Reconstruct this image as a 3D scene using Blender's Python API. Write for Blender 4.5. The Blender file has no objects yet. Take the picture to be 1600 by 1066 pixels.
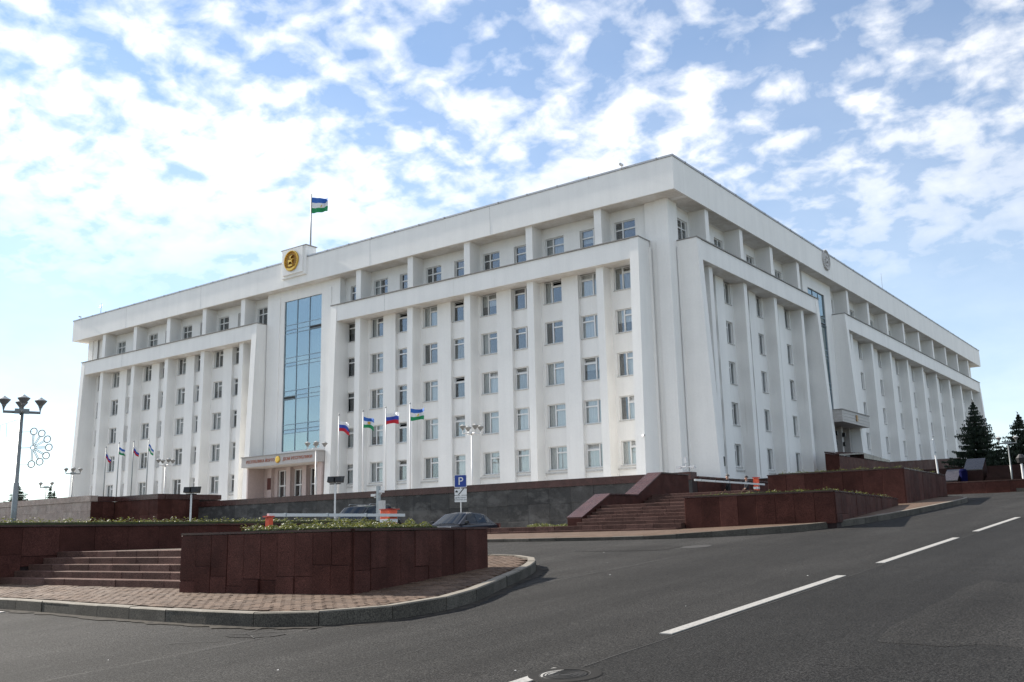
import bpy, bmesh, math, random
from mathutils import Vector, Matrix
random.seed(7)
R = math.radians
sc = bpy.context.scene
C = sc.collection

# ------------------------------------------------------------------ camera
YAW, PITCH, ROLL, FPX = R(36.561), R(11.369), R(-1.317), 1490.5
h = Vector((-math.sin(YAW), math.cos(YAW), 0)); r0 = Vector((math.cos(YAW), math.sin(YAW), 0)); zz = Vector((0, 0, 1))
F = h*math.cos(PITCH) + zz*math.sin(PITCH); U0 = -h*math.sin(PITCH) + zz*math.cos(PITCH)
RR = r0*math.cos(ROLL) + U0*math.sin(ROLL); UU = -r0*math.sin(ROLL) + U0*math.cos(ROLL)
cam = bpy.data.cameras.new('camera'); camo = bpy.data.objects.new('camera', cam); C.objects.link(camo)
m = Matrix((RR, UU, -F)).transposed().to_4x4(); m.translation = Vector((0, 0, 1.68)); camo.matrix_world = m
cam.sensor_width = 36; cam.lens = FPX/1600*36; cam.clip_end = 5000; cam.clip_start = .05
sc.camera = camo

# ------------------------------------------------------------------ sky, sun, exposure
SUN_EL, SUN_AZ = R(31), R(91.5)        # azimuth measured counter-clockwise from +Y
sd = Vector((-math.sin(SUN_AZ)*math.cos(SUN_EL), math.cos(SUN_AZ)*math.cos(SUN_EL), math.sin(SUN_EL)))
sun = bpy.data.lights.new('sun', 'SUN'); sun.energy = 4.3; sun.angle = R(.8); sun.color = (1, .93, .83)
so = bpy.data.objects.new('sun', sun); C.objects.link(so); so.rotation_euler = sd.to_track_quat('Z', 'Y').to_euler(); so.location = (-60, -20, 60)

w = bpy.data.worlds.new('World'); sc.world = w; w.use_nodes = True
nt = w.node_tree; nt.nodes.clear()
def WN(t, **k):
    n = nt.nodes.new(t)
    for a, b in k.items(): setattr(n, a, b)
    return n
def wl(a, b): nt.links.new(a, b)
out = WN('ShaderNodeOutputWorld'); bg = WN('ShaderNodeBackground')
sky = WN('ShaderNodeTexSky', sky_type='NISHITA', sun_disc=False, sun_elevation=SUN_EL, sun_rotation=-SUN_AZ, altitude=100, air_density=1.0, dust_density=.06, ozone_density=1.5)
tc = WN('ShaderNodeTexCoord'); sep = WN('ShaderNodeSeparateXYZ'); wl(tc.outputs['Generated'], sep.inputs[0])
def wm(op, a, b=None, clamp=False):
    n = WN('ShaderNodeMath', operation=op, use_clamp=clamp)
    for i, v in enumerate((a, b)):
        if v is None: continue
        if isinstance(v, (int, float)): n.inputs[i].default_value = v
        else: wl(v, n.inputs[i])
    return n.outputs[0]
zc = wm('ADD', wm('MAXIMUM', sep.outputs['Z'], 0.0), .32)
px = wm('DIVIDE', sep.outputs['X'], zc); py = wm('DIVIDE', sep.outputs['Y'], zc)
cv = WN('ShaderNodeCombineXYZ'); wl(px, cv.inputs[0]); wl(py, cv.inputs[1])
def wnoise(scale, det, rough, off, dist=0.0):
    mp = WN('ShaderNodeMapping'); mp.inputs['Location'].default_value = off; wl(cv.outputs[0], mp.inputs[0])
    n = WN('ShaderNodeTexNoise'); n.inputs['Scale'].default_value = scale; n.inputs['Detail'].default_value = det; n.inputs['Roughness'].default_value = rough
    n.inputs['Distortion'].default_value = dist
    wl(mp.outputs[0], n.inputs['Vector']); return n.outputs['Fac']
CL_OFF = (1.5, 5.1, 0)
big = wnoise(1.3, 3, .5, CL_OFF)
puff = wnoise(15.5, 6, .53, (1.7, .3, 0), .2)
dens = wm('ADD', wm('MULTIPLY', big, .92), wm('MULTIPLY', puff, 1.06))
def ramp(fac, pts):
    n = WN('ShaderNodeValToRGB'); e = n.color_ramp.elements
    e[0].position, e[0].color = pts[0]; e[1].position, e[1].color = pts[-1]
    for p, c in pts[1:-1]:
        q = e.new(p); q.color = c
    wl(fac, n.inputs[0]); return n.outputs[0]
g = lambda v: (v, v, v, 1)
mask = ramp(wm('MULTIPLY', dens, .5), [(.425, g(.12)), (.48, g(.36)), (.535, g(.68)), (.63, g(.86))])
mask = wm('MULTIPLY', mask, ramp(sep.outputs['Z'], [(0.04, g(.05)), (.22, g(.35)), (.38, g(1))]))
mask = wm('MAXIMUM', mask, ramp(sep.outputs['Z'], [(0.0, g(.5)), (.22, g(.28)), (.50, g(.10))]))
skyhsv = WN('ShaderNodeHueSaturation'); skyhsv.inputs['Saturation'].default_value = 1.0; wl(sky.outputs[0], skyhsv.inputs['Color'])
shade = wnoise(5.5, 4, .55, (5.0, 2.2, 0))
cl_col = ramp(shade, [(.3, (8.6, 8.7, 8.9, 1)), (.62, (10.3, 10.15, 9.95, 1))])
# clouds scatter forward: brighter towards the sun, dimmer on the far side of the sky
dotn = WN('ShaderNodeVectorMath', operation='DOT_PRODUCT'); wl(tc.outputs['Generated'], dotn.inputs[0]); dotn.inputs[1].default_value = sd
ph = wm('POWER', wm('MULTIPLY', wm('ADD', dotn.outputs['Value'], 1.0), .5, True), 1.5)
ph = wm('ADD', wm('MULTIPLY', ph, .36), .60)
cs = WN('ShaderNodeVectorMath', operation='SCALE'); wl(cl_col, cs.inputs[0]); wl(ph, cs.inputs['Scale']); cl_col = cs.outputs[0]
tint = WN('ShaderNodeMix', data_type='RGBA', blend_type='MULTIPLY'); tint.inputs['Factor'].default_value = 1; tint.inputs['B'].default_value = (.74, .91, 1.02, 1); wl(sky.outputs[0], tint.inputs['A'])
mx = WN('ShaderNodeMix', data_type='RGBA'); wl(mask, mx.inputs['Factor']); wl(tint.outputs['Result'], mx.inputs['A']); wl(cl_col, mx.inputs['B'])
wl(mx.outputs['Result'], bg.inputs[0]); bg.inputs[1].default_value = .072; wl(bg.outputs[0], out.inputs[0])
sc.view_settings.view_transform = 'Standard'; sc.view_settings.look = 'None'; sc.view_settings.gamma = 1; sc.view_settings.exposure = 1.27
sc.cycles.use_denoising = True; sc.cycles.max_bounces = 6; sc.cycles.diffuse_bounces = 3; sc.cycles.glossy_bounces = 3; sc.cycles.transparent_max_bounces = 8
sc.cycles.caustics_reflective = False; sc.cycles.caustics_refractive = False

# ------------------------------------------------------------------ materials
MATS = {}
class M:
    def __init__(s, name):
        s.m = bpy.data.materials.new(name); s.m.use_nodes = True; s.t = s.m.node_tree
        s.b = s.t.nodes['Principled BSDF']; MATS[name] = s.m
        s.co = None
    def n(s, t, **k):
        x = s.t.nodes.new(t)
        for a, b in k.items(): setattr(x, a, b)
        return x
    def l(s, a, b): s.t.links.new(a, b)
    def coord(s, scale=(1, 1, 1), obj=False):
        if obj:
            t = s.n('ShaderNodeTexCoord').outputs['Object']
        else:
            t = s.n('ShaderNodeNewGeometry').outputs['Position']
        mp = s.n('ShaderNodeMapping'); mp.inputs['Scale'].default_value = scale; s.l(t, mp.inputs[0]); return mp.outputs[0]
    def noise(s, scale, det=4, rough=.55, vec=None, dist=0):
        x = s.n('ShaderNodeTexNoise'); x.inputs['Scale'].default_value = scale; x.inputs['Detail'].default_value = det; x.inputs['Roughness'].default_value = rough; x.inputs['Distortion'].default_value = dist
        s.l(vec if vec else s.coord(), x.inputs['Vector']); return x.outputs['Fac']
    def ramp(s, fac, pts):
        x = s.n('ShaderNodeValToRGB'); e = x.color_ramp.elements
        fix = lambda c: (c, c, c, 1) if isinstance(c, (int, float)) else (*c, 1)
        e[0].position, e[0].color = pts[0][0], fix(pts[0][1]); e[1].position, e[1].color = pts[-1][0], fix(pts[-1][1])
        for p, c in pts[1:-1]:
            q = e.new(p); q.color = fix(c)
        s.l(fac, x.inputs[0]); return x.outputs[0]
    def mul(s, a, b, f=1.0, mode='MULTIPLY'):
        x = s.n('ShaderNodeMix', data_type='RGBA', blend_type=mode)
        if isinstance(f, (int, float)): x.inputs['Factor'].default_value = f
        else: s.l(f, x.inputs['Factor'])
        for v, k in ((a, 'A'), (b, 'B')):
            if isinstance(v, tuple): x.inputs[k].default_value = (*v, 1)
            else: s.l(v, x.inputs[k])
        return x.outputs['Result']
    def rnd(s):   # per object + per island random value
        a = s.n('ShaderNodeObjectInfo').outputs['Random']; b = s.n('ShaderNodeNewGeometry').outputs['Random Per Island']
        x = s.n('ShaderNodeMath', operation='ADD'); s.l(a, x.inputs[0]); s.l(b, x.inputs[1])
        y = s.n('ShaderNodeMath', operation='FRACT'); s.l(x.outputs[0], y.inputs[0]); return y.outputs[0]
    def col(s, c):
        if isinstance(c, tuple): s.b.inputs['Base Color'].default_value = (*c, 1)
        else: s.l(c, s.b.inputs['Base Color'])
        return s
    def rough(s, v):
        if isinstance(v, (int, float)): s.b.inputs['Roughness'].default_value = v
        else: s.l(v, s.b.inputs['Roughness'])
        return s
    def bump(s, fac, strength, dist):
        x = s.n('ShaderNodeBump'); x.inputs['Strength'].default_value = strength; x.inputs['Distance'].default_value = dist
        s.l(fac, x.inputs['Height']); s.l(x.outputs[0], s.b.inputs['Normal']); return s
def flat(name, c, rough=.5, metal=0, spec=.5, var=.0):
    a = M(name)
    if var:
        n = a.noise(6, 4); a.col(a.mul(c, a.ramp(n, [(.3, 1-var), (.7, 1.0)])))
    else: a.col(c)
    a.rough(rough); a.b.inputs['Metallic'].default_value = metal; a.b.inputs['Specular IOR Level'].default_value = spec
    return a.m

# white painted plaster with faint rain streaks and patching
a = M('white_plaster')
st = a.noise(1.0, 5, .6, a.coord((1.3, 1.3, .12))); blot = a.noise(.35, 4, .6); fine = a.noise(9, 3)
c1 = a.mul(a.ramp(st, [(.3, (.83, .822, .80)), (.62, (.885, .875, .85))]), a.ramp(blot, [(.3, .95), (.6, 1.0)]))
run = a.noise(1.0, 6, .65, a.coord((3.1, 3.1, .07))); run2 = a.noise(.22, 3, .5)
rm = a.n('ShaderNodeMath', operation='MULTIPLY'); a.l(a.ramp(run, [(.60, 0.0), (.72, .55)]), rm.inputs[0]); a.l(a.ramp(run2, [(.48, 0.0), (.62, 1.0)]), rm.inputs[1])
c1 = a.mul(c1, (.60, .58, .54), rm.outputs[0], 'MIX')
a.col(a.mul(c1, a.ramp(fine, [(.3, .965), (.7, 1.0)]))).rough(.75).bump(a.noise(30, 3), .08, .01)
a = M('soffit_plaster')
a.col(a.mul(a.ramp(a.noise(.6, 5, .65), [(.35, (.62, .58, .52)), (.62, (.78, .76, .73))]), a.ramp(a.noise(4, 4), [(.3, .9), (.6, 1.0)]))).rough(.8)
flat('coping_metal', (.30, .285, .27), .55, .0, .4, .25)
flat('roof_flashing', (.42, .42, .43), .4, .6, .5, .2)
flat('pvc_white', (.78, .78, .77), .35)
flat('sill_paint', (.62, .61, .59), .5, 0, .5, .3)
flat('interior_dark', (.05, .048, .045), .9)
a = M('curtain'); rr = a.rnd()
a.col(a.mul(a.ramp(rr, [(0, (.20, .19, .16)), (.25, (.48, .48, .46)), (.6, (.74, .75, .74)), (1, (.86, .86, .85))]), a.ramp(a.noise(1, 2, .5, a.coord((14, 14, .2))), [(.35, .72), (.65, 1.0)]))).rough(.9)
def glass(name, ior, tint, trans_tint, rough=.02):
    a = M(name); t = a.t; t.nodes.remove(a.b); o = t.nodes['Material Output']
    lw = a.n('ShaderNodeLayerWeight'); pw_ = a.n('ShaderNodeMath', operation='POWER'); a.l(lw.outputs['Facing'], pw_.inputs[0]); pw_.inputs[1].default_value = 5
    fr = a.n('ShaderNodeMath', operation='MULTIPLY_ADD'); a.l(pw_.outputs[0], fr.inputs[0]); fr.inputs[1].default_value = 1-ior; fr.inputs[2].default_value = ior
    tr = a.n('ShaderNodeBsdfTransparent'); tr.inputs[0].default_value = (*trans_tint, 1)
    gl = a.n('ShaderNodeBsdfGlossy'); gl.inputs[0].default_value = (*tint, 1); gl.inputs['Roughness'].default_value = rough
    b = a.n('ShaderNodeBump'); b.inputs['Strength'].default_value = .035; b.inputs['Distance'].default_value = .05; a.l(a.noise(.9, 2), b.inputs['Height']); a.l(b.outputs[0], gl.inputs['Normal'])
    mx = a.n('ShaderNodeMixShader'); a.l(fr.outputs[0], mx.inputs[0]); a.l(tr.outputs[0], mx.inputs[1]); a.l(gl.outputs[0], mx.inputs[2]); a.l(mx.outputs[0], o.inputs[0])
glass('window_glass', .13, (.95, .97, 1), (.90, .92, .92))
glass('curtain_wall_glass', .33, (.80, .89, .91), (.50, .62, .63), .03)
glass('car_glass', .05, (.9, .95, 1), (.10, .105, .11))
flat('alu_frame', (.24, .32, .38), .4, .3)

def granite(name, cols, rough=(.22, .45), speck=70, obj_var=True, stain=0.0, bumpy=.02, spec=.25):
    a = M(name); rr = a.rnd()
    base = a.ramp(rr, [(0, cols[0]), (.5, cols[1]), (1, cols[2])])
    sp = a.ramp(a.noise(speck, 2, .6), [(.36, .55), (.5, 1.0), (.66, 1.5)])
    cl = a.ramp(a.noise(2.2, 5, .6), [(.3, .72), (.65, 1.15)])
    c = a.mul(a.mul(base, sp), cl)
    if stain:
        sm = a.ramp(a.noise(.9, 6, .7, a.coord((1, 1, 1.6))), [(.50, 0.0), (.62, 1.0)])
        f = a.n('ShaderNodeMath', operation='MULTIPLY'); a.l(sm, f.inputs[0]); f.inputs[1].default_value = stain
        c = a.mul(c, (.12, .115, .11), f.outputs[0], 'MIX')
    a.b.inputs['Specular IOR Level'].default_value = spec; a.col(c).rough(a.ramp(a.noise(1.5, 4), [(.3, rough[0]), (.7, rough[1])])).bump(a.noise(speck*.5, 3), bumpy, .01)
    return a.m
granite('granite_red', [(.058, .0225, .018), (.069, .0270, .0215), (.088, .036, .029)], (.5, .68), spec=.06)
granite('granite_step', [(.080, .047, .039), (.10, .057, .047), (.13, .077, .064)], (.8, .95), 60, spec=.1)
granite('granite_grey', [(.036, .0345, .034), (.053, .050, .048), (.076, .071, .068)], (.5, .75), 45, True, .65)
granite('granite_cap', [(.050, .022, .020), (.060, .026, .023), (.072, .033, .029)], (.2, .35))
granite('granite_pale', [(.27, .205, .175), (.30, .23, .20), (.33, .26, .225)], (.4, .6), 40)  # sky glare and worn panels both painted in as a pale stone colour
granite('kerb_granite', [(.060, .054, .045), (.078, .069, .057), (.098, .088, .073)], (.7, .9), 55, True, 0, .15)
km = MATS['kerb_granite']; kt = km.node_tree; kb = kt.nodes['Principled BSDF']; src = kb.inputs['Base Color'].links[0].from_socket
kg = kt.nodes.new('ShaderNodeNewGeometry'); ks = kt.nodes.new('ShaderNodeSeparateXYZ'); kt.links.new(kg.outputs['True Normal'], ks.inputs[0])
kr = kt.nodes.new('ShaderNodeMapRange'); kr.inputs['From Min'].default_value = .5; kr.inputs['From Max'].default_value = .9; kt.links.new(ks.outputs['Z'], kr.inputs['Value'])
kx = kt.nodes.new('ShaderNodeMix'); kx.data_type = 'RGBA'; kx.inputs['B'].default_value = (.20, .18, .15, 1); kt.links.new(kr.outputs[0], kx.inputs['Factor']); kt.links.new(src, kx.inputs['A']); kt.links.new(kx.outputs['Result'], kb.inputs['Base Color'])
granite('paver_red', [(.072, .044, .029), (.096, .061, .041), (.12, .080, .056)], (.75, .95), 80, True, 0, .1)
flat('joint_dark', (.022, .010, .009), .9)
granite('granite_red_shaded', [(.026, .013, .011), (.032, .016, .0135), (.040, .021, .018)], (.55, .75), spec=.08)  # red granite of the far walls with their shade darkened into the colour
granite('granite_polished', [(.040, .034, .036), (.046, .039, .041), (.052, .045, .047)], (.18, .25), spec=.5)
flat('joint_sand', (.065, .048, .038), .95)
flat('canopy_stone', (.48, .45, .43), .55, 0, .5, .15)
flat('porch_stone', (.55, .45, .42), .5, 0, .4, .12)
flat('letter_red', (.36, .11, .06), .4)

def asphalt(name, lo, hi, speckle=1.0):
    a = M(name)
    a.b.inputs['Specular IOR Level'].default_value = .12; fine = a.noise(48, 4, .8); mid = a.noise(18, 4, .6); big = a.noise(.35, 5, .6); st = a.noise(.5, 4, .6, a.coord((2.2, .14, 1)))
    c = a.mul(a.ramp(fine, [(.42, tuple(v*(.30) for v in lo)), (.5, tuple((x+y)/2 for x, y in zip(lo, hi))), (.59, tuple(v*(1+1.5*speckle) for v in hi))]), a.ramp(big, [(.3, .76), (.7, 1.18)]))
    c = a.mul(c, a.ramp(st, [(.36, .78), (.64, 1.20)])); c = a.mul(c, a.ramp(mid, [(.3, .88), (.7, 1.08)]))
    a.col(c).rough(a.ramp(fine, [(.3, .8), (.7, .95)])).bump(a.noise(60, 3, .7), .6, .012)
    return a.m
asphalt('asphalt_old', (.0205, .0198, .0188), (.0262, .0252, .024))
asphalt('asphalt_mid', (.0168, .0162, .0155), (.0220, .0212, .0202))
asphalt('asphalt_dark', (.0126, .0123, .0120), (.0168, .0164, .0160), .9)
a = M('road_paint'); nn = a.noise(30, 5, .7)
a.col(a.mul((.32, .31, .29), a.ramp(nn, [(.36, .55), (.52, 1.0)]))).rough(.7)
flat('crack_fill', (.018, .017, .016), .9)
flat('patch_edge', (.026, .025, .024), .9, 0, .1, .3)
flat('cast_iron', (.020, .019, .018), .7, .0, .2, .4)
a = M('soil_grass'); a.col(a.ramp(a.noise(3, 5), [(.3, (.03, .035, .015)), (.7, (.07, .08, .03))])).rough(.95)
flat('plaza_stone', (.42, .39, .36), .8, 0, .3, .2)
flat('town_ground', (.21, .20, .175), .9, 0, .2, .4)
flat('galvanised', (.36, .38, .39), .45, .7, .5, .2)
flat('lamp_grey', (.26, .28, .28), .45, .4, .5, .15)
flat('pole_white', (.66, .66, .66), .4)
flat('lamp_cap', (.24, .24, .235), .5, .2)
flat('lamp_glass', (.42, .42, .40), .3)
flat('black_plastic', (.015, .015, .016), .5)
flat('red_paint', (.55, .05, .025), .4)
flat('orange_red', (.68, .09, .03), .45)
flat('boom_white', (.70, .70, .68), .4)
flat('reflective_white', (.75, .75, .74), .5)
flat('sign_blue', (.012, .045, .26), .4)
flat('sign_white', (.72, .72, .72), .45)
flat('sign_grey', (.45, .45, .44), .5)
flat('gold', (.62, .38, .08), .28, .9)
flat('gold_dark', (.25, .13, .03), .4, .8)
flat('relief_grey', (.60, .59, .58), .8, 0, .5, .3)
flat('plaque_dark', (.10, .035, .03), .3)
flat('flag_white', (.75, .75, .76), .8); flat('flag_blue', (.03, .07, .38), .8); flat('flag_red', (.50, .015, .03), .8)
flat('flag_sky', (.03, .13, .45), .8); flat('flag_green', (.01, .25, .09), .8)
flat('rubber', (.015, .015, .015), .8); flat('chrome', (.6, .6, .6), .15, 1)
def paint(name, c):
    a = M(name); a.col(c).rough(.3); a.b.inputs['Coat Weight'].default_value = .5; a.b.inputs['Coat Roughness'].default_value = .05; a.b.inputs['Specular IOR Level'].default_value = .2
paint('car_black', (.004, .0045, .006)); paint('car_navy', (.005, .006, .013))
flat('lamp_clear', (.55, .57, .6), .1, .3)
def leaf(name, c0, c1, c2):
    a = M(name); rr = a.rnd(); a.col(a.ramp(rr, [(0, c0), (.55, c1), (1, c2)])).rough(.6)
    a.b.inputs['Transmission Weight'].default_value = 0
    t = a.n('ShaderNodeBsdfTranslucent'); t.inputs[0].default_value = (*[v*1.2 for v in c2], 1)
    mx = a.n('ShaderNodeMixShader'); mx.inputs[0].default_value = .3; a.l(a.b.outputs[0], mx.inputs[1]); a.l(t.outputs[0], mx.inputs[2]); a.l(mx.outputs[0], a.t.nodes['Material Output'].inputs[0])
leaf('hedge_leaf', (.020, .032, .008), (.065, .085, .018), (.135, .145, .035))
leaf('needle', (.006, .012, .008), (.014, .028, .016), (.030, .050, .026))
flat('bark', (.05, .035, .025), .9)
flat('skin', (.42, .24, .17), .55); flat('cloth_black', (.012, .012, .014), .85); flat('cloth_dark', (.02, .021, .028), .85); flat('hair_grey', (.12, .11, .10), .8); flat('hair_dark', (.02, .016, .014), .7); flat('shoe', (.02, .018, .016), .5)
flat('wire', (.35, .35, .36), .5); flat('wire_frame', (.36, .335, .30), .6); flat('blue_bin', (.004, .005, .035), .9, 0, .05)

# ------------------------------------------------------------------ mesh helpers
class MB:
    def __init__(s): s.v = []; s.f = []; s.mi = []
    def add(s, vs, fs, mi=0):
        o = len(s.v); s.v += [tuple(q) for q in vs]; s.f += [tuple(i+o for i in q) for q in fs]; s.mi += [mi]*len(fs); return s
    def hexa(s, p, mi=0):       # p: 4 bottom (ccw) + 4 top
        return s.add(p, [(3, 2, 1, 0), (4, 5, 6, 7), (0, 1, 5, 4), (1, 2, 6, 5), (2, 3, 7, 6), (3, 0, 4, 7)], mi)
    def box(s, x0, x1, y0, y1, z0, z1, mi=0):
        return s.hexa([(x0, y0, z0), (x1, y0, z0), (x1, y1, z0), (x0, y1, z0), (x0, y0, z1), (x1, y0, z1), (x1, y1, z1), (x0, y1, z1)], mi)
    def prism(s, poly, z0, z1, mi=0):       # z0/z1 numbers or functions of (x, y)
        f0 = z0 if callable(z0) else (lambda x, y: z0); f1 = z1 if callable(z1) else (lambda x, y: z1)
        n = len(poly); vs = [(x, y, f0(x, y)) for x, y in poly] + [(x, y, f1(x, y)) for x, y in poly]
        return s.add(vs, [tuple(range(n-1, -1, -1)), tuple(range(n, 2*n))] + [(i, (i+1) % n, n+(i+1) % n, n+i) for i in range(n)], mi)
    def tube(s, pts, rad, n=8, mi=0, cap=True):
        pts = [Vector(p) for p in pts]; rs = rad if isinstance(rad, (list, tuple)) else [rad]*len(pts)
        rings = []
        for i, p in enumerate(pts):
            d = (pts[min(i+1, len(pts)-1)] - pts[max(i-1, 0)]).normalized()
            u = d.cross(Vector((0, 0, 1)));
            if u.length < 1e-3: u = Vector((1, 0, 0))
            u.normalize(); v = d.cross(u)
            rings.append([p + (u*math.cos(2*math.pi*k/n) + v*math.sin(2*math.pi*k/n))*rs[i] for k in range(n)])
        vs = [q for rg in rings for q in rg]
        fs = [(i*n+k, i*n+(k+1) % n, (i+1)*n+(k+1) % n, (i+1)*n+k) for i in range(len(pts)-1) for k in range(n)]
        if cap: fs += [tuple(range(n-1, -1, -1)), tuple(range((len(pts)-1)*n, len(pts)*n))]
        return s.add(vs, fs, mi)
    def lathe(s, prof, c=(0, 0, 0), n=16, mi=0):   # prof: (r, z)
        vs = [(c[0]+r*math.cos(2*math.pi*k/n), c[1]+r*math.sin(2*math.pi*k/n), c[2]+z) for r, z in prof for k in range(n)]
        fs = [(i*n+k, i*n+(k+1) % n, (i+1)*n+(k+1) % n, (i+1)*n+k) for i in range(len(prof)-1) for k in range(n)]
        return s.add(vs, fs, mi)
    def mesh(s, name, mats, recalc=True):
        me = bpy.data.meshes.new(name); me.from_pydata(s.v, [], s.f)
        for x in (mats if isinstance(mats, (list, tuple)) else [mats]): me.materials.append(MATS[x])
        if isinstance(mats, (list, tuple)):
            for p, i in zip(me.polygons, s.mi): p.material_index = i
        me.update()
        if recalc: b = bmesh.new(); b.from_mesh(me); bmesh.ops.recalc_face_normals(b, faces=b.faces); b.to_mesh(me); b.free()
        return me
    def build(s, name, mats, parent=None, loc=None, rz=0, smooth=False):
        return obj(name, s.mesh(name, mats), parent, loc, rz, smooth)
def obj(name, me, parent=None, loc=None, rz=0, smooth=False):
    o = bpy.data.objects.new(name, me); C.objects.link(o)
    if parent: o.parent = parent
    if loc: o.location = loc
    if rz: o.rotation_euler = (0, 0, rz)
    if smooth:
        for p in me.polygons: p.use_smooth = True
    return o
def bevel(o, wd=.01, seg=2):
    b = o.modifiers.new('bevel', 'BEVEL'); b.width = wd; b.segments = seg; b.limit_method = 'ANGLE'; b.angle_limit = R(40); return o
def empty(name, loc=(0, 0, 0), rz=0):
    o = bpy.data.objects.new(name, None); C.objects.link(o); o.location = loc; o.rotation_euler = (0, 0, rz); return o
def tag(o, label, cat, group=None):
    o['label'] = label; o['category'] = cat
    if group: o['group'] = group
    return o
def struct(o, label=None):
    o['kind'] = 'structure'
    if label: o['label'] = label
    return o
def copy_tree(o, parent=None):
    c = o.copy(); C.objects.link(c); c.parent = parent
    for ch in list(o.children): copy_tree(ch, c)
    return c
def text_mesh(s, size, ext, name='lettering'):
    cu = bpy.data.curves.new(name, 'FONT'); cu.body = s; cu.size = size; cu.extrude = ext; cu.align_x = 'CENTER'; cu.align_y = 'CENTER'
    o = bpy.data.objects.new('tmp', cu); C.objects.link(o); dg = bpy.context.evaluated_depsgraph_get()
    me = bpy.data.meshes.new_from_object(o.evaluated_get(dg)); bpy.data.objects.remove(o); bpy.data.curves.remove(cu); me.name = name; return me

SL = .0558
def road(x, y): return SL*y
# ------------------------------------------------------------------ ground and roads
def gh(x, y):
    yy = max(-120, min(y, 75)); z = SL*yy
    if x < -13.5 and y > 22:
        t = min(1, (-13.5-x)/4); t = t*t*(3-2*t); z = z*(1-t) + min(z, 1.28)*t
    if x > -21.5 and y > 30:
        pass
    return z
xs = sorted(set([-900, -500, -300, -200, -140] + list(range(-110, 30, 4)) + [-17.5, -15.5, -14, -13.5, -12] + [40, 60, 100, 200, 400, 900]))
ys = sorted(set([-900, -500, -250, -120, -80, -50] + list(range(-30, 80, 3)) + [90, 120, 160, 220, 300, 500, 900]))
mb = MB(); mb.add([(x, y, gh(x, y)-.06) for y in ys for x in xs], [(j*len(xs)+i, j*len(xs)+i+1, (j+1)*len(xs)+i+1, (j+1)*len(xs)+i) for j in range(len(ys)-1) for i in range(len(xs)-1)])
struct(mb.build('ground', 'town_ground'))
def sheet(name, poly, mat, dz=0, fn=road):
    mb = MB(); mb.add([(x, y, fn(x, y)+dz) for x, y in poly], [tuple(range(len(poly)))]); return struct(mb.build(name, mat))
sheet('side_road', [(-70, -25), (-9.9, -25), (-9.9, 27.2), (-12, 27.2), (-14, 26.2), (-26, 26.2), (-70, 26.2)], 'asphalt_old', 0)
# the resurfaced strips of the main road: slightly wavy edge along the seam
rng = random.Random(3)
seam = [(-9.93 + rng.uniform(-.05, .05), y) for y in [q*.8 for q in range(-20, 60)]]
sheet('road_lane', [(-5.05, -16), (-5.05, 70)] + [(-9.3, 70)] + [(x, y) for x, y in reversed(seam)], 'asphalt_mid', .008)
sheet('road_lane', [(-5.06, -16), (7.5, -16), (7.5, 70), (-5.06, 70)], 'asphalt_dark', .012)
sheet('road_lane', [(-40, 50.2), (-9.3, 47.6), (-9.3, 57.6), (-40, 57.6)], 'asphalt_old', .004)
# seam crack and broken asphalt patch
def strip(name, pts, wd, mat, dz, parent=None):
    mb = MB(); vs = []; rg = random.Random(len(pts))
    for i, (x, y) in enumerate(pts):
        a, b = pts[max(i-1, 0)], pts[min(i+1, len(pts)-1)]; dx, dy = b[0]-a[0], b[1]-a[1]; l = math.hypot(dx, dy); w_ = wd*rg.uniform(.4, 1.2)
        nx, ny = -dy/l*w_/2, dx/l*w_/2; vs += [(x+nx, y+ny, road(x, y)+dz), (x-nx, y-ny, road(x, y)+dz)]
    mb.add(vs, [(2*i, 2*i+1, 2*i+3, 2*i+2) for i in range(len(pts)-1)]); return struct(mb.build(name, mat, parent))
def jitter(p, q, n, amp, seed):
    rg = random.Random(seed); return [(p[0]+(q[0]-p[0])*t/n+rg.uniform(-amp, amp), p[1]+(q[1]-p[1])*t/n+rg.uniform(-amp, amp)) for t in range(n+1)]
strip('asphalt_seam_crack', jitter((-9.98, 2), (-9.96, 9.3), 30, .025, 4), .022, 'crack_fill', .014)
strip('asphalt_seam_crack', jitter((-9.97, 12.5), (-9.95, 19), 26, .03, 5), .03, 'crack_fill', .014)
strip('asphalt_crack', jitter((-10.0, 8.0), (-10.55, 8.25), 6, .03, 6)+jitter((-10.6, 8.3), (-10.75, 8.75), 5, .03, 7), .02, 'crack_fill', .014)
strip('asphalt_crack', jitter((-10.75, 8.1), (-10.15, 8.55), 8, .04, 8)+jitter((-10.1, 8.6), (-9.95, 8.9), 4, .02, 9), .018, 'crack_fill', .015)
strip('asphalt_crack', jitter((-10.35, 7.75), (-10.9, 7.35), 7, .04, 11), .016, 'crack_fill', .014)
strip('road_seam', jitter((-5.05, 3), (-5.05, 30), 60, .012, 12), .018, 'crack_fill', .0155)
a = M('gutter_dust'); gd = a.noise(9, 5, .7); a.col(a.ramp(gd, [(.35, (.022, .021, .020)), (.6, (.060, .053, .045))])).rough(.95); a.b.inputs['Specular IOR Level'].default_value = .1
asphalt('asphalt_patch', (.0175, .0168, .016), (.0225, .0215, .0205), 1.0)
def blob_patch(cx_, cy_, rx, ry, seed, mat, dz, ang=0.0, sq=False):
    rg = random.Random(seed); pts = []
    N = 22
    for k in range(N):
        a_ = 2*math.pi*k/N; c_, s_ = math.cos(a_), math.sin(a_)
        q = 1/max(abs(c_), abs(s_)) if sq else 1.0
        x, y = rx*c_*q*rg.uniform(.94, 1.06), ry*s_*q*rg.uniform(.94, 1.06); pts.append((cx_+x*math.cos(ang)-y*math.sin(ang), cy_+x*math.sin(ang)+y*math.cos(ang)))
    return sheet('asphalt_patch', pts, mat, dz)
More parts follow.
